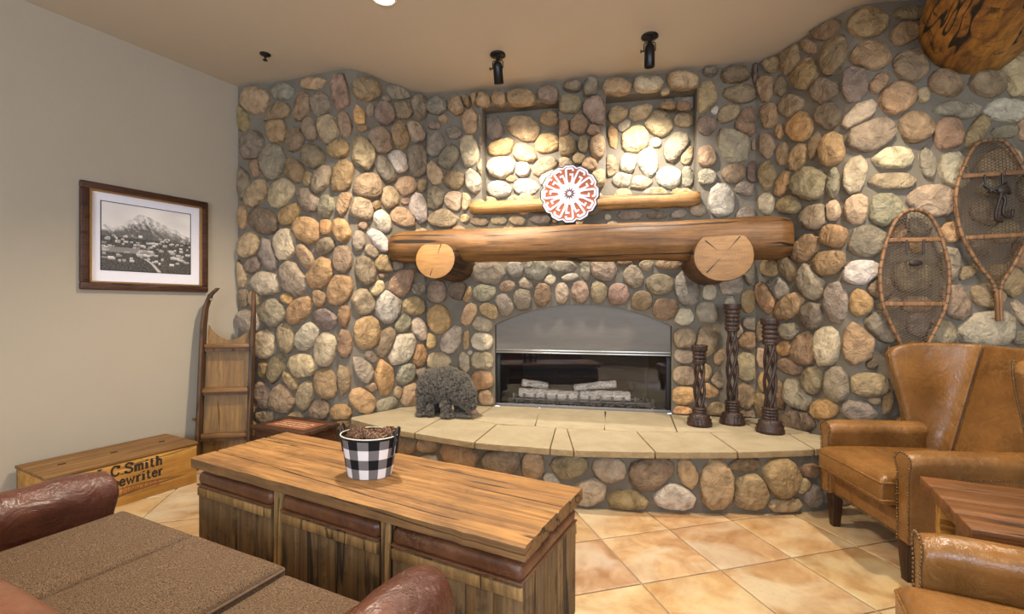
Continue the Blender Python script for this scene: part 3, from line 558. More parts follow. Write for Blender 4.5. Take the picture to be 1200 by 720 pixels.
slabs=[[(-1.36,3.92),(-1.342,3.869)]+fr(-1.34,-.73)+[fx(-.72),(-.58,3.94),(-1.08,4.25)],
 front(-.72,-.26)+[(-.12,3.70),(-.33,3.84),(-.58,3.94)],
 front(-.26,.25)+[(.34,3.59),(.18,3.64),(-.07,3.67),(-.12,3.70)],
 front(.25,.40)+[(.42,3.56),(.34,3.59)],
 front(.40,.92)+[(.93,3.47),(.70,3.52),(.42,3.56)],
 front(.92,1.45)+[(1.47,3.45),(1.23,3.46),(.93,3.47)],
 front(1.45,1.98)+[(2.03,3.42),(1.86,3.46),(1.47,3.45)],
 [fx(1.98)]+fr(1.99,2.4)+[(2.36,3.25),(2.2,3.42),(2.03,3.42)],
 [(-1.08,4.25),(-.58,3.94),(-.33,3.84),(-.17,4.38),(-.83,4.52)],
 [(-.33,3.84),(-.12,3.70),(.18,3.64),(.27,4.27),fb(.2),fb(-.11),(-.12,4.36),(-.17,4.38)],
 [(.18,3.64),(.42,3.56),(.70,3.52),(.84,4.10),fb(.83),fb(.27)],
 [(.70,3.52),(.93,3.47),(1.23,3.46),(1.37,4.02),fb(1.36),fb(.84)],
 [(1.23,3.46),(1.86,3.46),(1.88,3.93),(1.41,4.03),(1.37,4.02)],
 [(1.86,3.46),(2.03,3.42),(2.2,3.42),(2.22,3.52),(2.07,3.88),(1.88,3.93)]]
for p in slabs: slab_obj(p)
# floor tiles, laid on the diagonal
TU=Vector((math.cos(R(15)),math.sin(R(15)),0)); TV=Vector((-TU.y,TU.x,0)); TO=Vector((1.07,2.385,0)); TS=.452
full_me=None; rng=random.Random(5)
def tile_mesh(poly):
    mb=MB(); n=len(poly); c=Vector((sum(p[0] for p in poly)/n,sum(p[1] for p in poly)/n,0))
    g=.0045; k=.007
    def sh(p,d):
        q=Vector((p[0],p[1],0))-c; return c+q*(1-d*1.41/q.length)
    a=[sh(p,g) for p in poly]; b=[sh(p,g+k) for p in poly]
    v=[(p.x,p.y,-.008) for p in a]+[(p.x,p.y,-.0015) for p in a]+[(p.x,p.y,.0015) for p in b]
    f=[tuple(range(2*n,3*n))]+[(r*n+i,r*n+(i+1)%n,(r+1)*n+(i+1)%n,(r+1)*n+i) for r in(0,1) for i in range(n)]
    mb.add(v,f); return mb.mesh('tile')
def inside(p): # room side of the left wall
    return (p.x-LC[0])*LN[0]+(p.y-LC[1])*LN[1]<0
for i in range(-16,12):
    for jj in range(-9,9):
        o=TO+TU*(TS*i)+TV*(TS*jj); cor=[Vector((0,0,0)),TU*TS,TU*TS+TV*TS,TV*TS]; c=o+(TU+TV)*TS*.5
        if c.y<-.2 or c.x>4.4 or c.x<-4.4: continue
        ip=[inside(o+q) for q in cor]
        if not any(ip): continue
        if c.y>3.35 and c.x>-.6: continue
        if c.y>4.2: continue
        if c.y>3.3 and c.x>2.3: continue
        col=rng.uniform(.86,1.1); cc=(col,col*rng.uniform(.95,1.02),col*rng.uniform(.88,1.02),1)
        if all(ip):
            if full_me is None: full_me=tile_mesh([(q.x,q.y) for q in cor])
            link('tile',full_me,M['tile'],floor,o,None,cc)
        else:
            poly=[]; W=[o+q for q in cor]; dd=[(p.x-LC[0])*LN[0]+(p.y-LC[1])*LN[1]+.002 for p in W]
            for q in range(4):
                a,b,da,db=W[q],W[(q+1)%4],dd[q],dd[(q+1)%4]
                if da<0: poly.append(a-o)
                if (da<0)!=(db<0): poly.append(a+(b-a)*(da/(da-db))-o)
            if len(poly)>=3:
                ar=abs(sum(poly[q].x*poly[(q+1)%len(poly)].y-poly[(q+1)%len(poly)].x*poly[q].y for q in range(len(poly))))/2
                if ar>.01: link('tile',tile_mesh([(p.x,p.y) for p in poly]),M['tile'],floor,o,None,cc)
mb=MB(); mb.box((-1.2,-1.4,-.004),(10.,2.2,.006)); r_=mb.build('tile_field',M['tile'],floor)
tag(r_,kind='stuff')

# ------------------------------------------------------------ fireplace insert (in the centre-wall frame)
CWR=-math.atan2(.2036,.979)
def cthing(name,label,cat,s,y,z,rz=0,group=None): return thing(name,label,cat,cw(s,y,z),CWR+rz,group)
ins=cthing('fireplace_insert','black glass-fronted fireplace insert with grey arched metal hood','fireplace',1.47,0,HZ)
H=.79; zz=lambda z:z-HZ
mb=MB(); up=[(-H+2*H*i/28,zz(arch(.68+2*H*i/28))+.008) for i in range(29)]
mb.prism([(-H+.004,zz(HOOD_Z)),(H-.004,zz(HOOD_Z))]+[(min(max(x,-H+.004),H-.004),z) for x,z in up[::-1]],.035,.05,'y'); mb.build('hood',M['hood'],ins)
mb=MB(); mb.box((0,.02,zz(HOOD_Z)+.018),(2*H-.01,.012,.014)); mb.box((0,.018,zz(HOOD_Z)-.004),(2*H-.008,.02,.012)); mb.build('hood_trim',M['hood_trim'],ins,bevel=.002)
for s in(-1,1):
    mb=MB(); mb.box((s*(H-.022),.05,.245),(.035,.03,.49)); mb.build('side_frame',M['iron'],ins,bevel=.003)
mb=MB(); mb.box((0,.04,.012),(2*H-.01,.03,.024)); mb.build('bottom_rail',M['iron_light'],ins,bevel=.003)
MB().box((0,.075,.255),(2*H-.08,.005,.47)).build('glass_door',M['fire_glass'],ins)
mb=MB(); D0,D1=.055,.68; a,b=H+.02,H-.14
mb.add([(-a,D0,.002),(a,D0,.002),(b,D1,.002),(-b,D1,.002),(-a,D0,1.0),(a,D0,1.0),(b,D1,1.0),(-b,D1,1.0)],[(0,1,2,3),(4,5,6,7),(0,3,7,4),(1,2,6,5),(3,2,6,7)])
mb.build('firebox_lining',M['soot'],ins)
# grate
gr=cthing('fire_grate','dark iron fire grate with upright prongs under the pale logs','grate',1.40,.185,HZ+.014); gr.scale=(1,1,.72)
mb=MB()
for y in(-.06,.14): mb.box((0,y,.055),(1.22,.018,.018))
mb.build('grate_rail',M['iron_light'],gr,bevel=.003)
for i in range(12):
    x=-.56+1.12*i/11; mb=MB(); mb.tube([(x,.15,.055),(x,.0,.055),(x,-.075,.06),(x,-.085,.09),(x,-.085,.135)],.011,6); mb.build('grate_prong',M['iron_light'],gr,smooth=True)
for x in(-.57,.57):
    for y in(-.05,.14): MB().box((x,y,.025),(.02,.02,.05)).build('leg',M['iron'],gr)
def rough_log(name,L,r,m,parent=None,seed=0,n=14,bend=.01,ends=None,step=None,noise_amp=.08,taper=1.):
    mb=MB(); k=max(8,int(L/(step or r*.7))); v=[];f=[]
    for i in range(k+1):
        t=i/k; x=-L/2+L*t; rr=r*(1+(taper-1)*t)*(.9 if i in(0,k) else 1)
        for q in range(n):
            a=2*PI*q/n; d=1+noise_amp*mn.noise(Vector((x/r*.35+seed,math.cos(a)*.9,math.sin(a)*.9)))+noise_amp*.4*mn.noise(Vector((x/r*1.5+seed,math.cos(a)*3,math.sin(a)*3)))
            v.append((x,rr*d*math.cos(a)+bend*math.sin(t*5+seed),rr*d*math.sin(a)+bend*math.sin(t*3.+seed)))
    for i in range(k):
        for q in range(n):
            l=(q+1)%n; f.append((i*n+q,i*n+l,(i+1)*n+l,(i+1)*n+q))
    mb.add(v,f); a0=tuple(range(n)); a1=tuple(range(k*n,(k+1)*n)); mb.f+= [a0,a1[::-1]]
    me=mb.mesh(name,True); me.materials.append(m)
    if ends:
        me.materials.append(ends)
        for p in me.polygons:
            if len(p.vertices)>4: p.material_index=1; p.use_smooth=False
    return link(name,me,None,parent)
for s,y,z,L,r,rz,ry,lab in [(1.165,.165,.092,.57,.046,0,.01,'long pale ceramic log on the left of the fire grate'),
  (1.69,.165,.094,.46,.046,.02,-.01,'long pale ceramic log on the right of the fire grate'),
  (1.02,.24,.168,.26,.036,.5,.15,'short ash-grey log stacked on the left of the fire'),
  (1.60,.24,.172,.40,.036,-.12,-.12,'pale log resting across the right rear of the grate'),
  (1.99,.29,.165,.20,.045,.7,.25,'charred dark log end at the right of the fire')]:
    o=rough_log('ceramic_log',L,r,M['ceramic'] if 'charred' not in lab else M['soot'],None,s*7,12,.004,None,.02,.22)
    o.location=cw(s,y,HZ+z+.01); o.rotation_euler=(0,ry,CWR+rz); tag(o,lab,'log',"logs on the fire grate")
mb=MB(); rng=random.Random(3)
for _ in range(420):
    x=rng.uniform(.78,2.16); y=rng.uniform(.11,.42); mb.sphere(cw(x,y,HZ+.018+rng.uniform(0,.02)),rng.uniform(.008,.02),5,3,(1,1,.6))
o=mb.build('ember_bed',M['ember'],None); tag(o,'bed of grey ash and ember lumps on the firebox floor','embers',kind='stuff')
ad=cthing('andiron','slim black iron andiron post at the right end of the grate','andiron',2.055,.20,HZ+.012)
mb=MB(); mb.lathe([(.01,.03),(.009,.2),(.016,.22),(.009,.24),(.008,.31),(.013,.33),(.004,.35)],8); mb.build('post',M['iron'],ad,smooth=True)
mb=MB(); mb.tube([(-.06,0,.0),(-.03,0,.03),(.03,0,.03),(.06,0,.0)],.009,6); mb.box((0,.1,.035),(.014,.22,.014)); mb.build('foot',M['iron_light'],ad,smooth=True)
# ------------------------------------------------------------ mantel, corbels, shelf
ml=rough_log('mantel_log',3.24,.136,M['mantel'],None,2,26,.006,M['end_dark'],.09,.09,1.22); ml.location=cw(1.44,-.33,1.885); ml.rotation_euler=(0,0,CWR)
tag(ml,'long thick honey-brown log mantel spanning the stone fireplace','mantel')
def corbel(s,y0,y1,r,z,lab,mf,seed,flat_top):
    t=cthing('mantel_corbel',lab,'corbel',s,(y0+y1)/2,z,0,'log corbels under the mantel')
    L=abs(y1-y0); n=24; prof=[]
    for q in range(n):
        a=2*PI*q/n; x=r*math.cos(a)*1.06; zc=r*math.sin(a)*.98; zc=min(zc,r*flat_top); prof.append((x,zc))
    mb=MB(); v=[];f=[]; k=7
    for i in range(k+1):
        for (x,z_) in prof:
            d=1+.05*mn.noise(Vector((x*4+seed,i*.6,z_*4))); v.append((x*d,-L/2+L*i/k,z_*d))
    for i in range(k):
        for q in range(n): l=(q+1)%n; f.append((i*n+q,i*n+l,(i+1)*n+l,(i+1)*n+q))
    f+= [tuple(range(n)),tuple(range(k*n,(k+1)*n))[::-1]]
    mb.add(v,f); mb.build('log_body',M['mantel_dark'],t,bevel=.006)
    ck=MB(); rg=random.Random(seed)
    for a_ in ((1.2,.35,.9),(4.4,.45,.95)) if seed==1 else ((.9,.2,.95),(4.0,.1,.95),(2.4,.3,.9)):
        p_=[(r*q*math.cos(a_[0]+w_)*.95,min(r*q*math.sin(a_[0]+w_)*.9,r*flat_top*.96)) for q,w_ in ((a_[1],0),(a_[2],-.022),(a_[2],.022))]
        ck.prism(p_,-L/2-.0065,-L/2-.003,'y')
    c=MB(); c.prism([(p[0]*.975,p[1]*.975) for p in [(vv[0],vv[2]) for vv in v[:n]]],-L/2-.004,-L/2+.004,'y'); cf=c.build('cut_face',M[mf],t,bevel=.002); ck.build('crack',M['soot'],cf)
corbel(.315,-.58,.02,.165,1.748,'pale cut log corbel supporting the left end of the mantel','end_light',1,.78)
corbel(2.545,-.60,.02,.198,1.73,'brown aged log corbel supporting the right end of the mantel','end_dark',5,.72)
sh=rough_log('shelf_log',2.02,.058,M['shelf_wood'],None,9,16,.004,M['end_dark'],.05,.09,1.08); sh.location=cw(1.47,-.045,2.275); sh.rotation_euler=(0,0,CWR)
tag(sh,'slim split-log shelf above the mantel, below the lit niches','shelf')
# big ceiling beam log coming out of the right-hand stone wall
bl=rough_log('beam_log',5.6,.315,M['beam'],None,4,36,.01,M['end_dark'],.12,.05)
bd=Vector((-.535,-.845,0)); p0=Vector((3.14,3.2,3.19)); c_=p0+bd*2.75; bl.location=c_; bl.rotation_euler=(0,0,math.atan2(bd.y,bd.x))
bl.data.materials[0]=M['beam0'] if 'beam0' in M else M['beam']
tag(bl,'massive amber log beam leaving the stone wall under the ceiling','beam')
# ------------------------------------------------------------ round medallion sign on the mantel
sg=cthing('medallion_sign','round white and rust scalloped medallion sign standing on the mantel','sign',1.405,-.345,2.045)
RR=.252
def scallop(r,n=12,dent=.055,k=8):
    out=[]
    for i in range(n*k):
        a=2*PI*i/(n*k)+PI/2; u=(i/k+.5)%1; e=abs(u-.5)*2; q=r*(1-dent*max(0,e-.45)/.55*1.4)*(1/math.cos((u-.5)*2*PI/n)*.985 if e<.45 else 1)
        out.append((q*math.cos(a),q*math.sin(a)+RR*.985))
    return out
MB().prism(scallop(RR),.0,.018,'y').build('backing',M['sign_edge'],sg,bevel=.002)
MB().prism(scallop(RR*.955),-.004,.0,'y').build('white_border',M['sign_white'],sg)
MB().prism(scallop(RR*.90),-.007,-.004,'y').build('rust_ground',M['sign_rust'],sg)
def ribbon(mb,pts,w_,y0,y1):
    n=len(pts); L=[];Rr=[]
    for i in range(n):
        p=Vector((pts[i][0],pts[i][1])); 
        d0=(p-Vector(pts[i-1])).normalized() if i else None; d1=(Vector(pts[i+1])-p).normalized() if i<n-1 else None
        d0=d0 or d1; d1=d1 or d0; m=(d0+d1).normalized(); nr=Vector((-m.y,m.x)); k=w_/2/max(.5,nr.dot(Vector((-d0.y,d0.x))))
        L.append(p+nr*k);Rr.append(p-nr*k)
    for i in range(n-1):
        mb.prism([tuple(L[i]),tuple(L[i+1]),tuple(Rr[i+1]),tuple(Rr[i])],y0,y1,'y')
for k in range(12):
    a=2*PI*k/12; ca,sa=math.cos(a),math.sin(a)
    rot=lambda p:(p[0]*ca+p[1]*sa,-p[0]*sa+p[1]*ca+RR*.985)
    s_=RR
    G=[(-.04*s_,.28*s_),(-.095*s_,.47*s_),(-.115*s_,.79*s_),(-.085*s_,.83*s_),(.085*s_,.83*s_),(.115*s_,.79*s_),(.115*s_,.735*s_)]
    mb=MB(); ribbon(mb,[rot(p) for p in G],.066*s_,-.0105-.0003*(k%2),-.007); ribbon(mb,[rot((x*s_,y*s_)) for x,y in [(.0,.63),(.105,.63),(.093,.47),(.04,.28)]],.060*s_,-.0100-.0003*(k%2),-.007)
    mb.build('letter_stroke',M['sign_white'],sg)
disc=[(RR*.36*math.cos(2*PI*i/36),RR*.36*math.sin(2*PI*i/36)+RR*.985) for i in range(36)]
MB().prism(disc,-.0125,-.007,'y').build('centre_disc',M['sign_white'],sg)
def star(r0,r1,n): return [((r0 if i%2==0 else r1)*math.sin(PI*i/n),(r0 if i%2==0 else r1)*math.cos(PI*i/n)+RR*.985) for i in range(2*n)]
MB().prism(star(RR*.21,RR*.11,12),-.0145,-.0125,'y').build('star',M['sign_star'],sg)
MB().prism(star(RR*.10,RR*.05,8),-.016,-.0145,'y').build('star_core',M['sign_white'],sg)
MB().box((0,.03,.05),(.1,.06,.1)).build('stand',M['sign_edge'],sg,bevel=.004)
# ------------------------------------------------------------ candle holders
def candle(x,y,h,wb,wt,lab,ph):
    t=thing('twisted_candle_holder',lab,'candle holder',(x,y,HZ),ph,'twisted wooden candle holders on the hearth')
    r=wb/2; hb_=min(.17,h*.22); ht=h*.80 if h<.7 else h*.76
    prof=[(r,0),(r,.025),(r*.93,.035),(r*.97,.05),(r*.8,.065),(r*.83,.08),(r*.58,.095)]
    z=.1
    while z<hb_: prof+=[(r*.50,z),(r*.58,z+.006),(r*.58,z+.014),(r*.50,z+.02)]; z+=.022
    prof+= [(r*.4,z)]; MB().lathe(prof,20).build('base',M['dark_wood'],t,smooth=True)
    z0,z1=z-.01,h*.78; rs=wb*.155
    for k in range(4):
        pts=[]; N=int((z1-z0)/.014)
        for i in range(N+1):
            u=i/N; a=PI/2*k+(z1-z0)*8.5*u; rad=rs*(1.+.25*math.sin(PI*u)); pts.append((rad*math.cos(a),rad*math.sin(a),z0+(z1-z0)*u))
        mb=MB(); mb.tube(pts,.0115,8); mb.build('spiral_strand',M['dark_wood'],t,smooth=True)
    q=wt/2; prof=[(q*.55,z1-.012),(q*.8,z1)]; z=z1
    n=max(3,int((h-.05-z1)/.032))
    st=(h-.05-z1)/n
    for i in range(n): prof+=[(q*.72,z),(q*.84,z+st*.3),(q*.84,z+st*.75),(q*.7,z+st*.95)]; z+=st
    prof+= [(q*.9,h-.045),(q,h-.035),(q*.94,h-.022),(q,h-.012),(q*.98,h),(q*.8,h),(q*.72,h-.012),(.004,h-.012)]
    MB().lathe(prof,20).build('cup',M['dark_wood'],t,smooth=True)
candle(1.475,3.66,.63,.188,.125,'shortest of the three dark twisted wooden candle holders',0)
candle(1.757,3.71,.955,.19,.132,'tallest of the three dark twisted wooden candle holders',.6)
candle(1.917,3.455,.845,.195,.132,'middle-height twisted candle holder standing closest to the armchair',1.1)
# ------------------------------------------------------------ curled-fibre animal sculpture on the hearth
an=thing('animal_sculpture','shaggy dark grey animal sculpture grazing on the left of the hearth','sculpture',(-.56,3.97,HZ+.006),CWR-.08)
BALLS=[((-.12,0,.245),(.135,.13,.15)),((0,0,.262),(.15,.135,.155)),((.11,0,.235),(.12,.12,.14)),((-.19,0,.19),(.08,.11,.12)),((.19,-.02,.185),(.085,.085,.115)),((.232,-.03,.125),(.05,.05,.075)),
 ((-.20,-.07,.09),(.042,.042,.095)),((-.15,.08,.09),(.04,.04,.09)),((.035,-.08,.085),(.042,.042,.10)),((.08,.08,.09),(.04,.04,.09)),((-.19,-.085,.02),(.055,.045,.022)),((.045,-.09,.02),(.055,.045,.022)),((.16,-.05,.022),(.09,.03,.018)),((-.13,.09,.02),(.05,.04,.022)),((.09,.085,.02),(.05,.04,.022)),((-.262,0,.26),(.022,.02,.02)),((-.11,-.085,.05),(.03,.03,.06))]
mb=MB()
for c,s in BALLS: mb.sphere(c,1.,18,12,s)
ob=mb.build('body',M['moss'],an,smooth=True)
q=ob.modifiers.new('remesh','REMESH'); q.mode='VOXEL'; q.voxel_size=.011; q.use_smooth_shade=True
mb=MB(); rng=random.Random(8); cnt=0
while cnt<5200:
    c,s=BALLS[rng.choices(range(len(BALLS)),[s[0]*s[2]*(1 if i<6 else .8) for i,(c,s) in enumerate(BALLS)])[0]]
    d=Vector((rng.gauss(0,1),rng.gauss(0,1),rng.gauss(0,1))).normalized(); p=Vector((c[0]+d.x*s[0],c[1]+d.y*s[1],c[2]+d.z*s[2]))
    if p.z<.006: continue
    if any(o is not c and ((p.x-o[0])/e[0])**2+((p.y-o[1])/e[1])**2+((p.z-o[2])/e[2])**2<.9 for o,e in BALLS): continue
    nr=Vector((d.x/s[0],d.y/s[1],d.z/s[2])).normalized(); a=nr.orthogonal().normalized(); b=nr.cross(a); th=rng.uniform(0,6.28); a,b=a*math.cos(th)+b*math.sin(th),b*math.cos(th)-a*math.sin(th)
    rr=rng.uniform(.006,.011); pts=[p+nr*(.001+.006*math.sin(k*1.1))+a*rr*math.cos(k*1.15)+b*rr*math.sin(k*1.15) for k in range(5)]
    mb.tube(pts,.0015,3,cap=False); cnt+=1
o=mb.build('curled_coat',M['moss_light'],an,fix=False); o['kind']='stuff'
MB().sphere((.262,-.03,.052),.03,12,8,(1.1,.9,.9)).build('snout',flat('brown_snout',lin(128,98,80),.7),an,smooth=True)
for s in(-1,1): MB().sphere((.17,-.02+s*.075,.245),.022,10,6,(1,.5,1)).build('ear',M['moss'],an,smooth=True)
# ------------------------------------------------------------ framed photograph on the left wall
t0,t1,z0,z1=.274,1.129,1.477,2.262
def lwthing(name,label,cat,t,z,off=0,group=None):
    p=lw(t,off,z); return thing(name,label,cat,p,math.atan2(LD[1],LD[0]),group)   # local x towards the stone corner, -y into the room
W_,H_=t1-t0,z1-z0
pf=lwthing('framed_photograph','wide framed black and white photograph of a snowy mountain and town','picture',(t0+t1)/2,(z0+z1)/2,0)
ft=.052
for (cx,cz,dx,dz) in [(0,H_/2-ft/2,W_,ft),(0,-H_/2+ft/2,W_,ft),(-W_/2+ft/2,0,ft,H_-2*ft),(W_/2-ft/2,0,ft,H_-2*ft)]:
    mb=MB(); mb.box((cx,-.018,cz),(dx,.036,dz)); mb.build('frame_rail',M['frame_wood'],pf,bevel=.008,seg=3)
iw,ih=W_-2*ft,H_-2*ft
mb=MB()
for (cx,cz,dx,dz) in [(0,ih/2-.005,iw,.012),(0,-ih/2+.005,iw,.012),(-iw/2+.005,0,.012,ih),(iw/2-.005,0,.012,ih)]: mb.box((cx,-.02,cz),(dx,.036,dz))
mb.build('gilt_slip',M['frame_gold'],pf)
MB().box((0,-.008,0),(iw,.006,ih)).build('mat_board',M['mat_board'],pf)
pw,phh=.595,.505
MB().box((-.005,-.0125,.012),(pw+.012,.003,phh+.012)).build('print_border',M['dark_trim'],pf)
NX,NZ=200,160; mb=MB(); mb.grid(lambda u,v:(-pw/2+pw*u-.005,-.0150,-phh/2+phh*v+.012),NX,NZ); me=mb.mesh('print',fix=False)
ca=me.color_attributes.new('shade','FLOAT_COLOR','POINT')
rng=random.Random(21); houses=[(rng.random(),.12+.42*rng.random()**.8) for _ in range(120)]
vals=[]
def ridge(x): return .60+.27*math.exp(-((x-.42)/.20)**2)*1.0+.12*math.exp(-((x-.72)/.18)**2)+.04*mn.noise(Vector((x*14,0,0)))+.04*math.exp(-((x-.05)/.1)**2)
HX={}
for j_ in range(NZ):
    for i in range(NX):
        x,z=i/(NX-1),j_/(NZ-1)
        if z>ridge(x): g=.80+.14*mn.noise(Vector((x*3,z*5,1)))
        elif z>.50:
            e=(z-.5)/(ridge(x)-.5+1e-6); n_=mn.noise(Vector((x*26+z*10,z*14,3)))+.6*mn.noise(Vector((x*60,z*40,7)))
            snow=max(0,min(1,(e-.42)*2.6+n_*.7)); g=.13+.07*n_+.05*e; g=g*(1-snow)+.85*snow*(.75+.35*n_)
            if x>.55 and e>.2: g=max(g,.22+.14*mn.noise(Vector((x*30+z*30,z*6,9))))
        else:
            n_=mn.noise(Vector((x*45,z*60,3)))+mn.noise(Vector((x*100,z*120,5))); g=.07+.09*n_
            if .27<z<.33+.02*math.sin(x*6) and x<.55: g=max(g,.25)
            rd=abs(x-(.47+.55*max(0,(.2-z))**.8*1.0-(.06 if z>.12 else 0)*(z-.12)*5)); 
            if z<.2 and rd<.015+.03*(.2-z): g=.55
        vals.append(max(.012,g))
for hx,hz in houses:
    dw,dh=rng.uniform(.006,.022)*(1.6-hz*1.6+.3),rng.uniform(.006,.013)*(1.5-hz*1.5+.4); br=rng.uniform(.35,.85)
    for j_ in range(int((hz-dh)*NZ),int((hz+dh)*NZ)+1):
        for i in range(int((hx-dw)*NX),int((hx+dw)*NX)+1):
            if 0<=i<NX and 0<=j_<NZ: vals[j_*NX+i]=br if (j_/NZ>hz-dh*.2) else br*.6
buf=[]
for g in vals: buf+= [g*1.02,g*.94,g*.86,1]
ca.data.foreach_set('color',buf)
n=NT('photo_print',.5); a_=n.n('ShaderNodeAttribute',attribute_name='shade'); n.col(a_.outputs['Color']); link('print',me,n.m,pf)
MB().box((0,-.021,0),(iw,.002,ih)).build('glass',M['picture_glass'],pf)
# ------------------------------------------------------------ wooden sled leaning in the corner
sl=thing('wooden_sled','tall old wooden sled leaning upright in the corner by the stone wall','sled',(-2.425,3.92,0),R(10))
lean=R(5)
def L3(x,y,z): return (x,y+math.sin(lean)*z,z*math.cos(lean))
SW=.195
for s in(-1,1):
    path=[(0,0),(0,.5),(.0,1.0),(.0,1.2),(.01,1.35),(.045,1.46),(.10,1.52)] if s<0 else [(0,0),(0,.5),(0,1.0),(.0,1.2),(.0,1.38),(.005,1.5)]
    mb=MB(); F_=[];B_=[]
    wd=[.085,.085,.085,.08,.07,.055,.04] if s<0 else [.075,.075,.07,.06,.045,.025]
    poly=[(p[1],p[0]) for p in path]
    v=[]
    for (x,z),w2 in zip(path,wd):
        for dx,dy in ((-.014,-w2*.5),(.014,-w2*.5),(.014,w2*.5),(-.014,w2*.5)):
            v.append(L3(s*SW+(x if s<0 else -x)+dx,dy-.02,z))
    k=len(path); f=[(0,1,2,3),((k-1)*4,(k-1)*4+3,(k-1)*4+2,(k-1)*4+1)]+[(i*4+a,i*4+(a+1)%4,(i+1)*4+(a+1)%4,(i+1)*4+a) for i in range(k-1) for a in range(4)]
    mb.add(v,f); ru=mb.build('runner',M['sled_dark'],sl,bevel=.006)
    if s<0:
        MB().lathe([(.004,0),(.004,.02),(.009,.024),(.009,.03)],8).build('peg',M['brass'],ru,loc=L3(-.12,-.05,1.42),rot=(R(90),0,0))
        MB().tube([(0,0,0),(.025,-.02,0)],.012,8).build('peg',M['brass'],ru,loc=L3(-.225,-.06,.42))
# deck board with a scooped top
mb=MB(); top=[(SW-.02-(2*SW-.04)*i/16,1.20-.13*math.sin(PI*i/16)**.7) for i in range(17)]
poly=[(-SW+.02,.03),(SW-.02,.03)]+top; n_=len(poly)
v=[L3(x,.02,z) for x,z in poly]+[L3(x,.034,z) for x,z in poly]
mb.add(v,[tuple(range(n_)),tuple(range(n_,2*n_))[::-1]]+[(i,(i+1)%n_,n_+(i+1)%n_,n_+i) for i in range(n_)]); mb.build('deck_board',M['sled'],sl)
for z in (1.02,.65,.27):
    mb=MB(); mb.box(L3(0,-.012,z),(2*SW-.03,.055,.038),j=.004); mb.build('cross_slat',M['sled_light'],sl,bevel=.006)
    mb=MB(); mb.box(L3(0,-.02,z-.03),(2*SW-.04,.02,.03)); mb.build('slat_support',M['sled_dark'],sl)
# ------------------------------------------------------------ typewriter crate against the left wall
cr=thing('shipping_crate','long low pine crate with black stencilled lettering against the plaster wall','crate',(-2.828,3.304,0),math.atan2(.864,.504)+R(2))
CL_,CD,CH=.86,.46,.318        # length along the wall (x), depth (-y is room side)
for (nm,c,d,mt) in [('front_panel',(0,-CD/2+.01,CH/2-.012),(CL_,.018,CH-.03),'crate'),('back_panel',(0,CD/2-.01,CH/2-.012),(CL_,.018,CH-.03),'crate_dark'),
    ('end_panel',(CL_/2-.01,0,CH/2-.012),(.018,CD-.04,CH-.03),'crate'),('end_panel',(-CL_/2+.01,0,CH/2-.012),(.018,CD-.04,CH-.03),'crate'),('floor_panel',(0,0,.012),(CL_-.04,CD-.04,.018),'crate_dark')]:
    MB().box(c,d).build(nm,M[mt],cr,bevel=.003)
for i in range(3):
    w3=(CD+.012)/3; lid=MB().box((0,-CD/2-.006+w3*(i+.5),CH-.012),(CL_+.012,w3-.003,.02)).build('lid_board',M['crate_dark'],cr,bevel=.003)
    if i==1:
        for x in(-.28,.0,.3): MB().box((x,.0,CH-.0005),(.035,.018,.004)).build('hinge_plate',M['iron'],lid)
def text(body,size,loc,m,parent,rot=(R(90),0,0),shear=0,off=.0,depth=.0012,name='lettering',spacing=1.,align='LEFT',sx=1.):
    cu=bpy.data.curves.new('lettering','FONT'); cu.body=body; cu.size=size; cu.extrude=depth/2; cu.offset=off; cu.space_character=spacing; cu.shear=shear; cu.align_x=align
    o=bpy.data.objects.new('t',cu); C.objects.link(o); dg=bpy.context.evaluated_depsgraph_get(); me=bpy.data.meshes.new_from_object(o.evaluated_get(dg)); bpy.data.objects.remove(o)
    me.materials.clear(); me.materials.append(m); q=link(name,me,None,parent,loc,rot); q.scale=(sx,1,1); return q
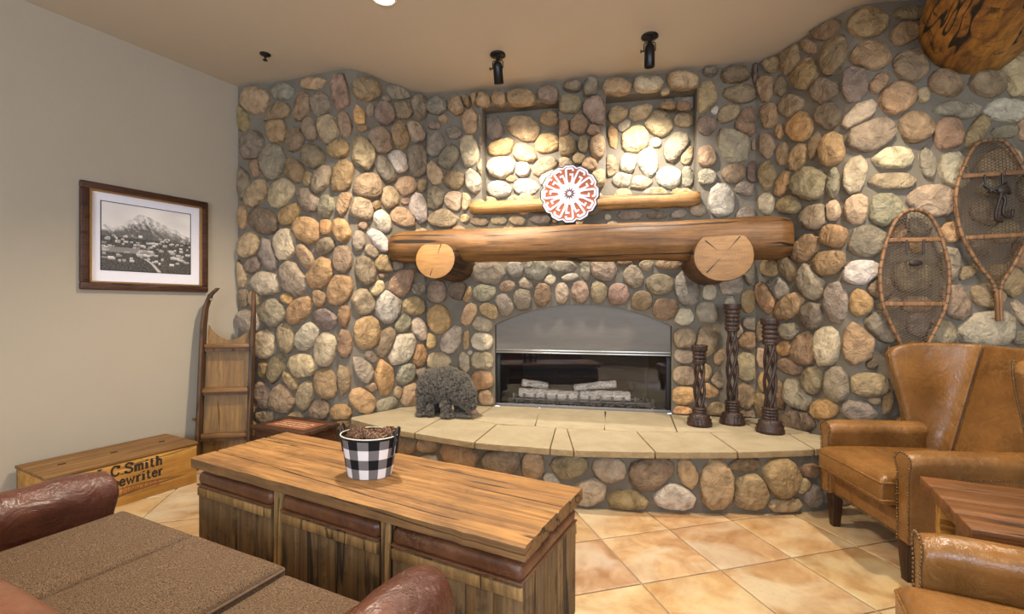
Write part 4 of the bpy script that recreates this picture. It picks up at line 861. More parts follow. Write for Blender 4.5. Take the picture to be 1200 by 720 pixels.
# stencilled serif letters built from strokes (x to the right, z up, unit cap height)
SERIF={'S':[[(.55,.82),(.45,.96),(.25,1),(.08,.88),(.08,.66),(.25,.54),(.45,.46),(.58,.32),(.55,.1),(.35,0),(.15,.04),(.05,.2)],[(.55,.98),(.55,.74)],[(.05,.0),(.05,.26)]],
 'L':[[(.2,0),(.2,1)],[(.05,1),(.38,1)],[(.05,0),(.6,0),(.6,.25)]],'C':[[(.6,.75),(.5,.95),(.3,1),(.1,.8),(.05,.5),(.1,.2),(.3,0),(.5,.05),(.62,.25)],[(.6,1),(.6,.7)]],
 '.':[[(.08,.0),(.08,.1)]],'m':[[(.1,0),(.1,.6)],[(0,.6),(.1,.6)],[(.1,.45),(.25,.62),(.38,.55),(.38,0)],[(.38,.45),(.53,.62),(.66,.55),(.66,0)],[(0,0),(.2,0)],[(.28,0),(.48,0)],[(.56,0),(.76,0)]],
 'i':[[(.15,0),(.15,.6)],[(.02,.6),(.15,.6)],[(0,0),(.3,0)],[(.15,.8),(.15,.92)]],'t':[[(.15,.9),(.15,.08),(.28,0),(.38,.06)],[(0,.6),(.36,.6)]],
 'h':[[(.12,0),(.12,1)],[(0,1),(.12,1)],[(.12,.45),(.3,.62),(.45,.52),(.45,0)],[(0,0),(.24,0)],[(.34,0),(.56,0)]],
 'T':[[(.32,0),(.32,1)],[(0,.8),(0,1),(.64,1),(.64,.8)],[(.18,0),(.46,0)]],'y':[[(.05,.6),(.28,.05)],[(.5,.6),(.2,-.25),(.05,-.25)],[(-.03,.6),(.16,.6)],[(.38,.6),(.58,.6)]],
 'p':[[(.12,-.28),(.12,.6)],[(0,.6),(.12,.6)],[(.12,.5),(.3,.62),(.48,.48),(.48,.14),(.3,0),(.12,.1)],[(0,-.28),(.26,-.28)]],
 'e':[[(.06,.33),(.46,.33),(.44,.5),(.26,.62),(.08,.45),(.06,.2),(.2,.0),(.38,.0),(.48,.14)]],
 'w':[[(.05,.6),(.22,.0),(.38,.5),(.54,.0),(.7,.6)],[(-.03,.6),(.15,.6)],[(.6,.6),(.78,.6)]],
 'r':[[(.12,0),(.12,.6)],[(0,.6),(.12,.6)],[(.12,.42),(.28,.6),(.4,.56)],[(0,0),(.26,0)]],
 'M':[[(.1,0),(.1,1),(.4,.25),(.7,1),(.7,0)],[(0,0),(.2,0)],[(.6,0),(.8,0)]],'o':[[(.06,.3),(.12,.52),(.27,.6),(.42,.52),(.48,.3),(.42,.08),(.27,0),(.12,.08),(.06,.3)]],
 'n':[[(.1,0),(.1,.6)],[(0,.6),(.1,.6)],[(.1,.45),(.28,.62),(.42,.52),(.42,0)],[(0,0),(.2,0)],[(.32,0),(.52,0)]],
 'c':[[(.44,.5),(.27,.6),(.12,.52),(.06,.3),(.12,.08),(.27,0),(.46,.1)]],
 'a':[[(.08,.5),(.24,.6),(.4,.5),(.4,0),(.5,0)],[(.4,.36),(.15,.3),(.06,.15),(.2,.0),(.4,.12)]],
 'g':[[(.44,.6),(.2,.6),(.08,.42),(.2,.26),(.36,.3),(.44,.45),(.36,.6)],[(.2,.26),(.1,.12),(.42,.06),(.44,-.15),(.2,-.25),(.06,-.1)]],
 ',':[[(.08,.08),(.04,-.12)]],'N':[[(.12,0),(.12,1),(.58,0),(.58,1)],[(0,0),(.24,0)],[(.46,1),(.7,1)]]}
ADV={'L':.72,'C':.76,'S':.74,'.':.32,'m':.86,'i':.42,'t':.5,'h':.68,'T':.74,'y':.64,'p':.62,'e':.6,'w':.86,'r':.52,'M':.92,'o':.62,'n':.64,'c':.58,'a':.62,'g':.6,',':.3,'N':.82,' ':.4}
def stencil(body,x0,z0,size,thick,y,m,parent,sx=1.,right=False):
    mb=MB(); tot=sum(ADV[c] for c in body)*size*sx
    x=x0-tot if right else x0
    for c in body:
        for st in SERIF.get(c,[]):
            th=thick*(1.35 if abs(st[0][0]-st[-1][0])<.05 and len(st)==2 else (.6 if len(st)==2 and abs(st[0][1]-st[1][1])<.02 else 1.))
            ribbon(mb,[(x+p[0]*size*sx,z0+p[1]*size) for p in st],th,y-.0012,y)
        x+=ADV[c]*size*sx
    return mb.build('lettering',m,parent)
stencil('L.C.Smith',.205,.213,.066,.0125,-CD/2+.0005,M['ink'],cr,1.1,True)
stencil('Typewriter',.205,.138,.066,.0115,-CD/2+.0005,M['ink'],cr,1.0,True)
stencil('Not Moncrang,',.195,.083,.042,.006,-CD/2+.0005,M['ink_red'],cr,1.05,True)
# ------------------------------------------------------------ small dark trunk between sled and hearth
tk=thing('small_trunk','small dark wooden trunk table with lettered russet top beside the hearth','trunk',(-1.75,3.76,0),math.atan2(-.26,.56))
tw,td,th_=.58,.36,.405
MB().box((0,0,th_/2-.01),(tw-.03,td-.03,th_-.05)).build('body',M['trunk'],tk,bevel=.006)
for s in(-1,1):
    MB().box((0,s*(td/2-.035),th_-.017),(tw,.07,.034)).build('top_rail',M['trunk'],tk,bevel=.005)
    MB().box((s*(tw/2-.035),0,th_-.017),(.07,td-.14,.034)).build('top_rail',M['trunk'],tk,bevel=.005)
iy=MB().box((0,0,th_-.022),(tw-.14,td-.14,.034)).build('inlay_panel',M['inlay'],tk)
rng=random.Random(4); mb=MB()
for rw in(-.045,.0,.045):
    x=-.17
    while x<.17:
        w2=rng.uniform(.008,.02); mb.box((x,rw+rng.uniform(-.004,.004),th_-.0045),(w2,rng.uniform(.01,.024),.0015)); x+=w2+.008
mb.build('worn_marks',M['inlay_mark'],iy)
for s in(-1,1):
    for q in(-1,1): MB().box((s*(tw/2-.03),q*(td/2-.03),.015),(.04,.04,.03)).build('foot',M['trunk'],tk)
# ------------------------------------------------------------ coffee table with three ottomans
TR=math.atan2(-.466,.885); TP=(-1.687,2.437)
def tabw(u,v,z=0): return (TP[0]+.885*u+.466*v, TP[1]-.466*u+.885*v, z)
TL,TW,TH=1.952,.575,.56
ct=thing('coffee_table','long rustic coffee table with thick honey-coloured plank top','table',tabw(TL/2,TW/2),TR)
rng=random.Random(12); wds=[.135,.16,.13,.15]; y=-TW/2
for i,wd_ in enumerate(wds):
    mb=MB(); k=40; v=[];f=[]
    y0,y1=y+.0045,y+wd_-.0045
    for a in range(k+1):
        x=-TL/2+TL*a/k+ (rng.uniform(-.004,.004) if a in(0,k) else 0)
        o0=(.005*mn.noise(Vector((a*.35,0,i))) + .004*mn.noise(Vector((a*1.1,3,i)))) if i==0 else 0; o1=.006*mn.noise(Vector((a*.3,9,i))) if i==3 else 0
        zt=.002*mn.noise(Vector((a*.2,i*3,1)))
        for (yy,zz_) in ((y0+o0,-.052),(y0+o0,-.006+zt),(y0+o0+.008,zt),(y1+o1-.004,zt),(y1+o1,-.004+zt),(y1+o1,-.052)): v.append((x,yy,zz_))
    for a in range(k):
        for q in range(6): l=(q+1)%6; f.append((a*6+q,a*6+l,(a+1)*6+l,(a+1)*6+q))
    f+= [tuple(range(6)),tuple(range(k*6,k*6+6))[::-1]]
    mb.add(v,f); o=mb.build('top_plank',M['table_top'],ct,loc=(0,0,TH)); o.data.materials.append(M['table_side'])
    for p in o.data.polygons:
        if p.normal.z<.3: p.material_index=1
    y+=wd_
for u in(.662,1.325):
    for v_ in(-1,1): MB().box((u-TL/2,v_*(TW/2-.045),(TH-.052)/2),(.045,.04,TH-.052),j=.002).build('post',M['barn_light'],ct,bevel=.004)
    MB().box((u-TL/2,0,.26),(.025,TW-.13,.42)).build('divider',M['barn'],ct)
MB().box((0,0,TH-.062),(TL-.10,.08,.02)).build('under_rail',M['barn'],ct)
def ottoman(u0,u1,lab):
    w2=u1-u0; t=thing('ottoman',lab,'ottoman',tabw((u0+u1)/2,TW/2),TR,'leather-topped plank ottomans tucked under the coffee table')
    d2=TW-.05; z1=.415
    k=5
    for s in(-1,1):
        e=-w2/2+.004
        for i in range(k):
            pw_=(w2-.008)/k; MB().box((e+pw_*(i+.5),s*(d2/2-.012),z1/2+.01),(pw_-.0025,.022,z1-.02),j=.0015).build('plank',M['barn'],t,bevel=.002,seg=1)
        e=-d2/2+.026
        for i in range(5):
            pw_=(d2-.052)/5; MB().box((s*(w2/2-.012),e+pw_*(i+.5),z1/2+.01),(.022,pw_-.0025,z1-.02),j=.0015).build('plank',M['barn'],t,bevel=.002,seg=1)
    for s in(-1,1): MB().box((0,s*(d2/2+.001),z1-.032),(w2-.004,.006,.042),j=.001).build('top_band',M['barn_light'],t,bevel=.001,seg=1)
    MB().box((0,0,z1+.036),(w2-.006,d2+.012,.068)).build('leather_pad',M['pad_leather'],t,bevel=.026,seg=4,disp=.006,dscale=.08)
    MB().box((0,0,z1+.003),(w2-.002,d2+.016,.008)).build('pad_welt',M['pad_leather'],t,bevel=.003)
ottoman(.025,.628,'leather-topped plank ottoman at the far left end of the coffee table')
ottoman(.695,1.295,'middle leather-topped plank ottoman between the two table posts')
ottoman(1.358,1.935,'leather-topped plank ottoman at the near right end of the coffee table')
# ------------------------------------------------------------ checked bucket of pinecones
bk=thing('checked_bucket','oval black and white buffalo-check bucket standing on the coffee table','bucket',(-.675,2.205,TH+.001),TR+.25)
n_=40; prof=[(.0,.004),(.106,.0),(.108,.006),(.137,.185),(.139,.19),(.133,.19),(.104,.012),(0,.012)]
bm_v=[];bm_f=[]; rows_=[(.106,0),(.108,.006),(.122,.09),(.1365,.178)]
mb=MB()
for r,z in rows_:
    for k in range(n_+1): a=2*PI*k/n_; bm_v.append((r*1.0*math.cos(a),r*.80*math.sin(a),z))
for i in range(3):
    for k in range(n_): bm_f.append((i*(n_+1)+k,i*(n_+1)+k+1,(i+1)*(n_+1)+k+1,(i+1)*(n_+1)+k))
mb.add(bm_v,bm_f); me=mb.mesh('cloth_side',True,False); uv=me.uv_layers.new(name='UVMap')
for p in me.polygons:
    for li,vi in zip(p.loop_indices,p.vertices):
        row_=vi//(n_+1); uv.data[li].uv=((vi%(n_+1))/n_, rows_[row_][1]/.178*.98)
link('cloth_side',me,M['check'],bk)
def oval(mb,prof): return mb.lathe(prof,40,(0,0,0),1.,.80)
oval(MB(),[(.1345,.176),(.1385,.178),(.1395,.184),(.1385,.190),(.134,.190),(.132,.184),(.118,.09),(.102,.012),(.01,.010)]).build('metal_liner',M['black_metal'],bk,smooth=True)
mb=MB(); rim=[(.1385*math.cos(2*PI*k/40),.8*.1385*math.sin(2*PI*k/40),.189) for k in range(40)]; mb.tube(rim,.0028,6,closed=True); mb.build('rim',M['white_trim'],bk,smooth=True)
for s in(-1,1):
    mb=MB(); pts=[(s*.128,-.018,.10),(s*.137,-.018,.16),(s*.145,-.018,.205),(s*.148,-.012,.222),(s*.149,0,.228),(s*.148,.012,.222),(s*.145,.018,.205),(s*.137,.018,.16),(s*.128,.018,.10)]
    mb.tube(pts,.006,8); mb.build('handle',M['black_strap'],bk,smooth=True)
MB().lathe([(.001,.11),(.118,.115),(.1,.122),(.001,.13)],20,(0,0,0),1,.8).build('filling',M['strap'],bk,smooth=True)
def pinecone_mesh(seed):
    rng=random.Random(seed); mb=MB(); mb.sphere((0,0,0),.02,8,6,(1,1,1.5)); N=46
    for i in range(N):
        t=(i+.5)/N; z=-.034+.068*t; r=.024*math.sin(PI*min(1,.22+.78*(1-t)))**.7; a=i*2.39996
        d=Vector((math.cos(a),math.sin(a),.35+.8*t)).normalized(); s=Vector((-math.sin(a),math.cos(a),0)); b=Vector((0,0,z))+Vector((math.cos(a),math.sin(a),0))*r*.4
        e=b+d*(r*.85+.004); u=s.cross(d)*.002; w2=.008
        mb.add([b+s*.003,b-s*.003,e-s*w2,e+s*w2,e+d*.004,e+u*2],[(0,1,2,3),(3,2,4),(0,3,5),(1,5,2),(3,4,5),(4,2,5),(0,5,1)])
    me=mb.mesh('pinecone',fix=False); me.materials.append(M['pinecone']); return me
pm=[pinecone_mesh(i) for i in range(3)]; rng=random.Random(6)
bw=Matrix.Translation(bk.location)@Matrix.Rotation(bk.rotation_euler.z,4,'Z')
for i,(x,y,z,sc_) in enumerate([(-.08,-.015,.178,1.15),(-.035,-.045,.176,1.05),(.02,-.03,.186,1.2),(.062,-.035,.182,1.1),(.088,.015,.196,1.15),(.035,.04,.178,1.1),(-.02,.035,.172,1.1),(-.07,.04,.168,1.05)]):
    p=bw@Vector((x,y,z)); o=link('pinecone',pm[i%3],None,None,p,(rng.uniform(0,3),rng.uniform(0,3),rng.uniform(0,3))); o.scale=(sc_,)*3
    tag(o,'brown open pinecone heaped in the checked bucket, '+['at the far left edge','front left','front middle','front right','at the far right edge','back right','back middle','back left'][i],'pinecone','pinecones in the checked bucket')
# ------------------------------------------------------------ snowshoes
def snowshoe(px,py,pz,rz,tilt,outl,tail,bars,lab,binding):
    t=thing('snowshoe',lab,'snowshoe',(px,py,pz),rz,'old wooden snowshoes hanging on the stone wall'); t.rotation_euler=(0,tilt,rz)
    n=len(outl); pts=[]
    full_=crom_([(w_,z) for w_,z in outl],5)
    loop=[(-w_,0,z) for w_,z in full_[::-1]]+[(w_,0,z) for w_,z in full_[1:]]
    mb=MB(); mb.tube([p for p in loop],.0115,8); mb.build('bent_frame',M['bent_ash'],t,smooth=True)
    if tail:
        zt=outl[-1][1]; mb=MB()
        for s in(-1,1): mb.box((s*.010,0,(zt+tail)/2),(.018,.022,abs(zt-tail)+.02))
        mb.build('tail',M['bent_ash'],t,bevel=.004)
    def width(z):
        for a,b in zip(full_,full_[1:]):
            if min(a[1],b[1])<=z<=max(a[1],b[1]) and a[1]!=b[1]: return a[0]+(b[0]-a[0])*(z-a[1])/(b[1]-a[1])
        return 0
    for z in bars:
        w_=width(z); MB().box((0,0,z),(2*w_,.012,.026)).build('cross_bar',M['bent_ash'],t,bevel=.003)
    # rawhide lattice clipped to the frame
    mb=MB(); z0,z1=outl[-1][1],outl[0][1]; poly=[(p[0],p[2]) for p in loop]
    for k,ang in enumerate((R(28),R(152),R(90))):
        d=(math.cos(ang),math.sin(ang)); nn=(-d[1],d[0]); sp_=.0165 if k<2 else .021
        for q in range(-60,61):
            off=q*sp_; o=(nn[0]*off,nn[1]*off+(z0+z1)/2); xs_=[]
            for a,b in zip(poly,poly[1:]+poly[:1]):
                ex,ez=b[0]-a[0],b[1]-a[1]; den=d[0]*ez-d[1]*ex
                if abs(den)<1e-9: continue
                tt=((a[0]-o[0])*ez-(a[1]-o[1])*ex)/den; uu=((a[0]-o[0])*d[1]-(a[1]-o[1])*d[0])/den
                if 0<=uu<=1: xs_.append(tt)
            xs_.sort()
            for a,b in zip(xs_[::2],xs_[1::2]):
                if b-a>.01: mb.tube([(o[0]+d[0]*a,(k-1)*.003,o[1]+d[1]*a),(o[0]+d[0]*b,(k-1)*.003,o[1]+d[1]*b)],.0017,3,cap=False)
    wbg=mb.build('webbing',M['rawhide'],t,fix=False); wbg['kind']='stuff'
    mb=MB()
    for a,b in zip(loop[::2],loop[2::2]):
        m=Vector(a).lerp(Vector(b),.5); mb.tube([m+Vector((0,-.0125,-.004)),m+Vector((0,.0125,.004))],.013,6)
    mb=MB(); N=len(loop)
    for i in range(2,N-2):
        if i%2==0: p=Vector(loop[i]); q=Vector(loop[i+1]); mb.tube([p,p+(q-p).normalized()*.012],.0128,8)
    o=mb.build('lashing',M['rawhide'],t,fix=False); o['kind']='stuff'
    if binding:
        mb=MB()
        zc=(bars[0]+bars[1])/2+.08
        for pts in ([(-.07,-.02,zc+.05),(-.02,-.035,zc+.0),(.03,-.04,zc-.05),(.02,-.035,zc-.14),(.07,-.03,zc-.17),(.09,-.02,zc-.12)],[(.06,-.02,zc+.05),(.02,-.045,zc+.02),(.0,-.05,zc-.03),(-.02,-.03,zc-.16),(.02,-.03,zc-.19)],[(-.05,-.03,zc+.0),(.03,-.05,zc+.03),(.07,-.03,zc-.02)]):
            mb.tube(crom_([p for p in pts],4),.009,6)
        mb.sphere((.015,-.045,zc+.005),.028,8,6,(1.3,.6,1)); mb.build('binding_strap',M['strap'],t,smooth=True)
    else: MB().sphere((.0,-.012,bars[0]-.15),.035,10,6,(1.2,.25,.6)).build('toe_patch',M['strap'],t,smooth=True)
    for x in(-.05,.05): MB().tube([(x,-.008,bars[0]),(x,-.008,bars[0]-.09)],.006,6).build('toe_cord',M['strap'],t)
def crom_(p,n=6):
    out=[]
    for i in range(len(p)-1):
        p0=p[max(i-1,0)];p1=p[i];p2=p[i+1];p3=p[min(i+2,len(p)-1)]
        for k in range(n):
            t=k/n; out.append(tuple(.5*(2*b+(c-a)*t+(2*a-5*b+4*c-d)*t*t+(3*b-a-3*c+d)*t**3) for a,b,c,d in zip(p0,p1,p2,p3)))
    out.append(tuple(p[-1])); return out
snowshoe(2.60,3.005,1.55,-.11,R(0),[(0,.43),(.075,.405),(.145,.29),(.195,.10),(.205,-.02),(.19,-.17),(.15,-.29),(.085,-.43),(.03,-.56),(.014,-.62)],-.80,(.235,-.18),'left snowshoe with its tail behind the back of the wing armchair',False)
snowshoe(3.06,2.955,2.03,-.11,R(-2.5),[(0,.385),(.085,.36),(.165,.22),(.215,.06),(.215,-.10),(.175,-.26),(.095,-.42),(.03,-.52),(.016,-.58)],-.76,(.165,-.23),'right snowshoe, hung higher, with dark leather binding straps',True)
# ------------------------------------------------------------ ceiling fittings
def can(x,y,lab):
    t=thing('recessed_light',lab,'ceiling light',(x,y,CEIL),0,'recessed ceiling lights')
    mb=MB(); mb.lathe([(.088,0),(.088,-.006),(.075,-.009),(.068,-.004),(.068,0)],28); mb.build('trim_ring',M['white_trim'],t,smooth=True)
    MB().lathe([(.067,-.002),(.067,-.004),(.001,-.0045)],28).build('lamp_lens',M['lamp_glow'],t)
can(-.845,3.06,'round glowing recessed ceiling light at the top edge of the view')
spk=thing('sprinkler_head','small dark sprinkler head in the ceiling near the left wall','sprinkler',(-1.99,3.75,CEIL))
MB().lathe([(.042,0),(.04,-.006),(.012,-.009),(.010,-.03),(.001,-.031)],16).build('cover_plate',M['black_metal'],spk,smooth=True)
MB().lathe([(.004,-.03),(.004,-.045),(.018,-.046),(.018,-.05),(.001,-.05)],12).build('deflector',M['black_metal'],spk)
def spotfix(x,y,tilt,az,lab,tgt):
    t=thing('ceiling_spotlight',lab,'spotlight',(x,y,CEIL),az,'black adjustable ceiling spotlights')
    MB().lathe([(.062,0),(.064,-.008),(.05,-.016),(.014,-.02),(.014,-.045),(.001,-.046)],24).build('mounting_plate',M['black_metal'],t,smooth=True)
    mb=MB(); mb.tube([(-.042,0,-.115),(-.042,0,-.062),(-.034,0,-.05),(.034,0,-.05),(.042,0,-.062),(.042,0,-.115)],.004,6); mb.build('yoke',M['black_metal'],t,smooth=True)
    hd=MB().lathe([(.006,.05),(.022,.046),(.034,.034),(.038,.01),(.039,-.115),(.036,-.118),(.034,-.10),(.001,-.10)],20).build('lamp_head',M['black_metal'],t,smooth=True,loc=(0,0,-.11),rot=(tilt,0,0))
    MB().tube([(-.04,0,0),(-.062,0,0)],.006,8).build('knob',M['black_metal'],hd); MB().lathe([(.012,-.004),(.012,.004)],10).build('knob_cap',M['black_metal'],hd,loc=(-.064,0,0),rot=(0,R(90),0))
    MB().lathe([(.031,-.098),(.001,-.0985)],16).build('lamp_face',M['lamp_glow'],hd)
    d=Vector(tgt)-Vector((x,y,CEIL-.12)); d.normalize(); spot('niche_spot',Vector((x,y,CEIL-.12))+d*.135,tgt,NICHE_W,(1,.95,.86),95,.9,.03)
NICHE_W=120
spotfix(-.115,3.755,R(22),-.2,'left black adjustable spotlight on the ceiling above the mantel',cw(.95,.1,2.25))
spotfix(1.036,3.50,R(8),-.2,'right black adjustable spotlight, nearer the middle of the ceiling',cw(2.05,.1,2.25))
# ------------------------------------------------------------ upholstery
def rounded(mb_box_c,d,name,m,parent,bev,disp=.0,ds=.2,seg=4,sub=0): return MB().box(mb_box_c,d).build(name,m,parent,bevel=bev,seg=seg,disp=disp,dscale=ds)
def cushion(name,cx,cy,cz,dx,dy,dz,m,parent,crown=.02,r=.03,nu=22,nv=18,piping=None,pm_=None):
    mb=MB()
    def sq(u): # rounded edges
        return u
    def top_(sgn):
        def fn(u,v):
            x=(u-.5)*dx;y=(v-.5)*dy; ex=1-abs(2*u-1);ey=1-abs(2*v-1); e=min(ex*dx/2,ey*dy/2); k=min(1,e/r); edge=math.sqrt(max(0,1-(1-k)**2))
            z=dz/2-r*(1-edge)+crown*(math.sin(PI*u)*math.sin(PI*v))**.6
            return (cx+x,cy+y,cz+sgn*z+ (.004*mn.noise(Vector((x*5,y*5,dx))) if sgn>0 else 0))
        return fn
    g=[0,.012,.03,.06]; 
    us=[0,.01,.03,.06]+[.1+.8*i/(nu-1) for i in range(nu)]+[.94,.97,.99,1]; vs=us
    for sgn in(1,-1):
        f_=top_(sgn); v=[f_(a,b) for b in vs for a in us]; n=len(us)
        mb.add(v,[(j*n+i,j*n+i+1,(j+1)*n+i+1,(j+1)*n+i) for j in range(n-1) for i in range(n-1)])
    n=len(us); off=n*n; per=[i for i in range(n)]+[i*n+n-1 for i in range(1,n)]+[(n-1)*n+i for i in range(n-2,-1,-1)]+[i*n for i in range(n-2,0,-1)]
    for i in range(len(per)): a,b=per[i],per[(i+1)%len(per)]; mb.f.append((a,b,b+off,a+off))
    o=mb.build(name,m,parent,smooth=True)
    if piping:
        for sgn in(1,-1):
            z=cz+sgn*(dz/2-r*.75); e=.004; loop=[]
            hx,hy=dx/2+e*0,dy/2
            for (sx_,sy_) in((1,1),(-1,1),(-1,-1),(1,-1)):
                for q in range(4):
                    a={(1,1):0,(-1,1):PI/2,(-1,-1):PI,(1,-1):1.5*PI}[(sx_,sy_)]+PI/2*q/3; loop.append((cx+sx_*(hx-.012)+.013*math.cos(a),cy+sy_*(hy-.012)+.013*math.sin(a),z))
            mb=MB(); mb.tube(loop,piping,6,closed=True); mb.build('piping',pm_ or m,o,smooth=True)
    return o
def arm_profile(w_,z0,z1,r,n=14,flare=.0):
    # cross-section (x,z): upright panel with rolled top
    cz=z1-r; pts=[(-w_/2+.01,z0),(w_/2-.01,z0),(w_/2-.01+flare*.3,cz-r*.9)]
    for i in range(n+1):
        a=-.35+(PI+.7)*i/n; pts.append((r*1.0*math.cos(a)*(w_/2+.01)/r if False else (w_/2+.008)*math.cos(a),cz+r*math.sin(a)))
    pts.append((-w_/2+.01,cz-r*.9)); return pts
def arm(parent,cx,y0,y1,w_,z0,z1,r,m,name='arm',disp=.0,slope=0.,trim=None,trim_m=None,ds=.15,back_r=0):
    prof=arm_profile(w_,z0,z1,r); n=len(prof); k=16; mb=MB(); v=[];f=[]
    for i in range(k+1):
        t=i/k; y=y0+(y1-y0)*t; s=1-.03*(1-min(1,t*6))**2
        for x,z in prof: v.append((cx+x*s,y,z0+(z-z0)*(s if z>z0+.1 else 1)+slope*t*(z-z0)/(z1-z0)))
    for i in range(k):
        for q in range(n): l=(q+1)%n; f.append((i*n+q,i*n+l,(i+1)*n+l,(i+1)*n+q))
    f+= [tuple(range(n)),tuple(range(k*n,(k+1)*n))[::-1]]
    mb.add(v,f); o=mb.build(name,m,parent,bevel=.012,seg=3,disp=disp,dscale=ds)
    if trim:
        mb=MB(); pr=[Vector((cx+x*.84,y0-.003,z if z<z1-r else z1-r+(z-z1+r)*.84)) for x,z in prof[1:]+prof[:1]]
        # even spacing along the outline
        L=[0]
        for a,b in zip(pr,pr[1:]): L.append(L[-1]+(b-a).length)
        s=.01
        while s<L[-1]:
            i=max(j for j in range(len(L)) if L[j]<=s); i=min(i,len(pr)-2); p=pr[i].lerp(pr[i+1],(s-L[i])/(L[i+1]-L[i]))
            if p.z>z0+.005: mb.sphere(p,.006,6,4,(1,.7,1))
            s+=.0145
        q=mb.build('nailhead_trim',trim_m,o,smooth=True); q['kind']='stuff'
    return o
def armchair(loc,rz,lab):
    t=thing('wing_armchair',lab,'armchair',loc,rz,'brown leather nailhead armchairs')
    m=M['brown_leather']; AX=.315
    MB().box((0,.36,.265),(.60,.66,.13)).build('seat_frame',m,t,bevel=.02,seg=3)
    mb=MB()
    for i in range(44): mb.sphere((-.29+.58*i/43,.028,.206),.0052,6,4,(1,.6,1))
    for s in(-1,1):
        for i in range(48): mb.sphere((s*.372,.02+.62*i/47,.207),.0052,6,4,(.6,1,1))
        for i in range(44): mb.sphere((s*(.372),.05+.56*i/43,.528),.0052,6,4,(.6,1,1))
    q=mb.build('nailhead_row',M['nail'],t,smooth=True); q['kind']='stuff'
    cushion('seat_cushion',0,.265,.425,.53,.66,.155,m,t,.022,.045,piping=.005)
    for s in(-1,1):
        arm(t,s*AX,.0,.57,.105,.20,.648,.052,m,disp=.003,trim=True,trim_m=M['nail'])
    # back and wings: one swept sheet in three panels
    def surf(u,z,off=0.):     # u -1..1 across, z height
        h=(z-.40)/(1.13-.40); yb=.655+.20*h; w0=.305+.02*h; q_=max(0,min(1,(h-.30)/.65)); tip=.515-.085*q_*q_*(3-2*q_)+.03*max(0,(h-.93)/.07)**2
        a=abs(u)
        if a<.55: x=u/.55*.235; y=yb-.012*math.cos(u/.55*PI/2)
        else:
            q=(a-.55)/.45; bx=.235+(w0+.035-.235)*math.sin(q*PI/2)**.8; x=math.copysign(bx+.012*q*q*h,u); y=yb+(tip-yb)*(1-math.cos(min(q,1)*PI/2))
        return (x,y,z)
    for nm,ua,ub,nu in(('wing',-1,-.55,12),('backrest',-.55,.55,18),('wing',.55,1,12)):
        mb=MB()
        def fn(a,b):
            u=ua+(ub-ua)*a; z=.40+.73*b; x,y,z=surf(u,z)
            if nm=='wing':
                e=(abs(u)-.55)/.45; z-=.035*max(0,(e-.75)/.25)**2*(b>.9)
            return (x,y,z)
        mb.grid(fn,nu,18); mbm=mb.mesh(nm,True,False); o=link(nm,mbm,m,t)
        q=o.modifiers.new('solidify','SOLIDIFY'); q.thickness=.075 if nm=='wing' else .11; q.offset=-1
        q=o.modifiers.new('bevel','BEVEL'); q.width=.024; q.segments=4; q.limit_method='ANGLE'; q.angle_limit=R(50)
        if nm=='wing':
            se=[Vector(surf(math.copysign(.55,ua+ub),.42+.70*i/14))+Vector((0,-.002,0)) for i in range(15)]
            MB().tube(se,.0035,6).build('piping',M['seam'],o,smooth=True)
            if True:
                mb=MB()
                for i in range(52):
                    z=.66+.44*i/51; p=surf(math.copysign(1,ua+ub),z); mb.sphere((p[0]+math.copysign(.02,p[0]),p[1]-.001,z),.005,6,4)
                q=mb.build('nailhead_trim',M['nail'],o,smooth=True); q['kind']='stuff'
    for x in(-.29,.29):
        for y in(.045,.66):
            mb=MB(); a,b=.033,.021; dx=0; dy=(.04 if y>.3 else 0)
            mb.add([(x+sx*a,y+sy*a,.205) for sx,sy in((-1,-1),(1,-1),(1,1),(-1,1))]+[(x+sx*b,y+dy+sy*b,0) for sx,sy in((-1,-1),(1,-1),(1,1),(-1,1))],[(0,1,2,3),(4,5,6,7)]+[(i,(i+1)%4,4+(i+1)%4,4+i) for i in range(4)])
            mb.build('leg',M['leg_wood'],t,bevel=.003)
    return t
armchair((1.93,2.585,0),R(-93.8),'tan leather wing armchair with nailhead trim in front of the snowshoes')
# the second chair, cut by the lower right corner of the view
armchair((1.125,1.185,0),R(-118.5),'tan leather armchair cut off by the lower right corner of the view')
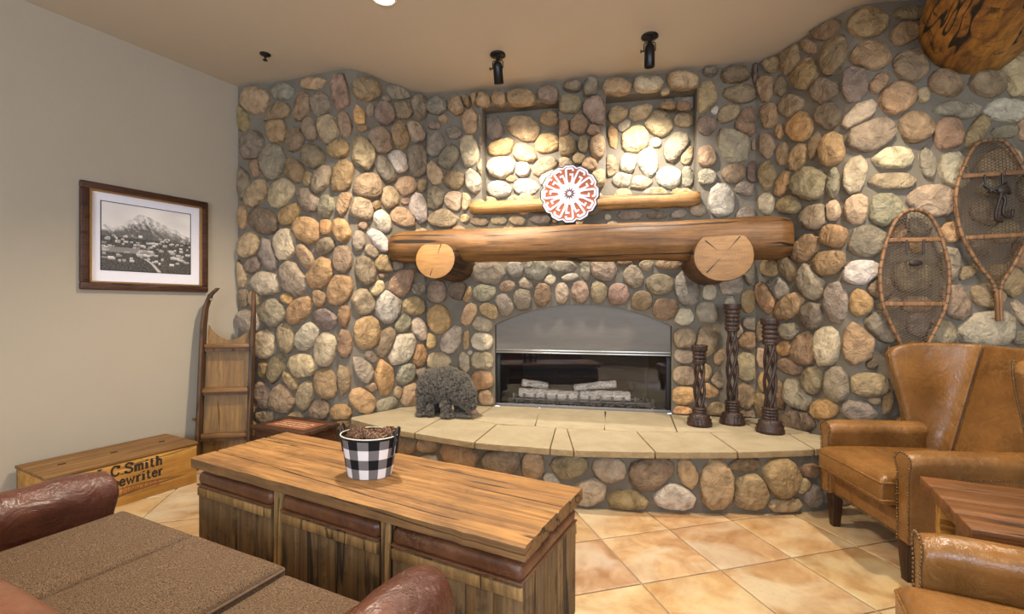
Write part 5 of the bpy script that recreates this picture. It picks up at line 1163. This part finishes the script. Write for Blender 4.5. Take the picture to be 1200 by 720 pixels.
# sofa
so=thing('sofa','worn oxblood leather sofa with brown tweed seat cushions beside the coffee table','sofa',(-.34,1.361,0),math.atan2(.435,-.9))
SLn=1.56
MB().box((SLn/2,.40,.19),(SLn+.30,.72,.22)).build('seat_base',M['sofa_leather'],so,bevel=.03,seg=3)
for i in range(3):
    cushion('seat_cushion',SLn*(i+.5)/3,.29,(.352,.378,.375)[i],SLn/3-.004,.66,.15,M['tweed'],so,.014,.028,piping=.0055,pm_=M['piping'])
arm(so,-.105,-.02,.80,.185,.08,.628,.095,M['sofa_leather'],disp=.022,ds=.13)
arm(so,SLn+.105,-.02,.80,.185,.08,.628,.095,M['sofa_leather'],disp=.022,ds=.13)
mb=MB(); k=30; prof=[(.60,.10),(.585,.45),(.565,.60),(.575,.665),(.61,.695),(.68,.70),(.76,.695),(.80,.66),(.815,.5),(.80,.10)]; v=[];f=[]; n_=len(prof)
for i in range(k+1):
    x=-.02+(SLn+.04)*i/k
    for y,z in prof: v.append((x,y,z+(.008*mn.noise(Vector((x*4,y*3,2))) if z>.5 else 0)))
for i in range(k):
    for q in range(n_): l=(q+1)%n_; f.append((i*n_+q,i*n_+l,(i+1)*n_+l,(i+1)*n_+q))
f+= [tuple(range(n_)),tuple(range(k*n_,(k+1)*n_))[::-1]]
mb.add(v,f); ob=mb.build('backrest',M['sofa_leather2'] if 'sofa_leather2' in M else M['sofa_leather'],so,bevel=.02,seg=3)
MB().tube([(-.02+(SLn+.04)*i/20,.69,.705+.006*math.sin(i*1.3)) for i in range(21)],.006,6).build('piping',M['sofa_leather'],ob,smooth=True)
for x in(-.1,SLn+.1):
    for y in(.06,.72): MB().box((x,y,.04),(.06,.06,.08)).build('leg',M['leg_wood'],so,bevel=.004)
# side table
stb=thing('side_table','rustic plank side table between the two tan leather armchairs','side table',(0,0,0),0)
N0=Vector((1.512,1.53,0)); ua_=R(-27.5); stb.location=N0; stb.rotation_euler=(0,0,ua_)
for i in range(4):
    w3=.55/4; MB().box((.30,w3*(i+.5),.595),(.60,w3-.003,.05),j=.002).build('top_plank',M['side_table'],stb,bevel=.004)
for x in(.07,.53):
    for y in(.06,.49): MB().box((x,y,.285),(.05,.05,.57)).build('leg',M['crate'],stb,bevel=.004)
for y in(.06,.49): MB().box((.30,y,.53),(.46,.022,.07)).build('apron',M['side_table'],stb,bevel=.003)
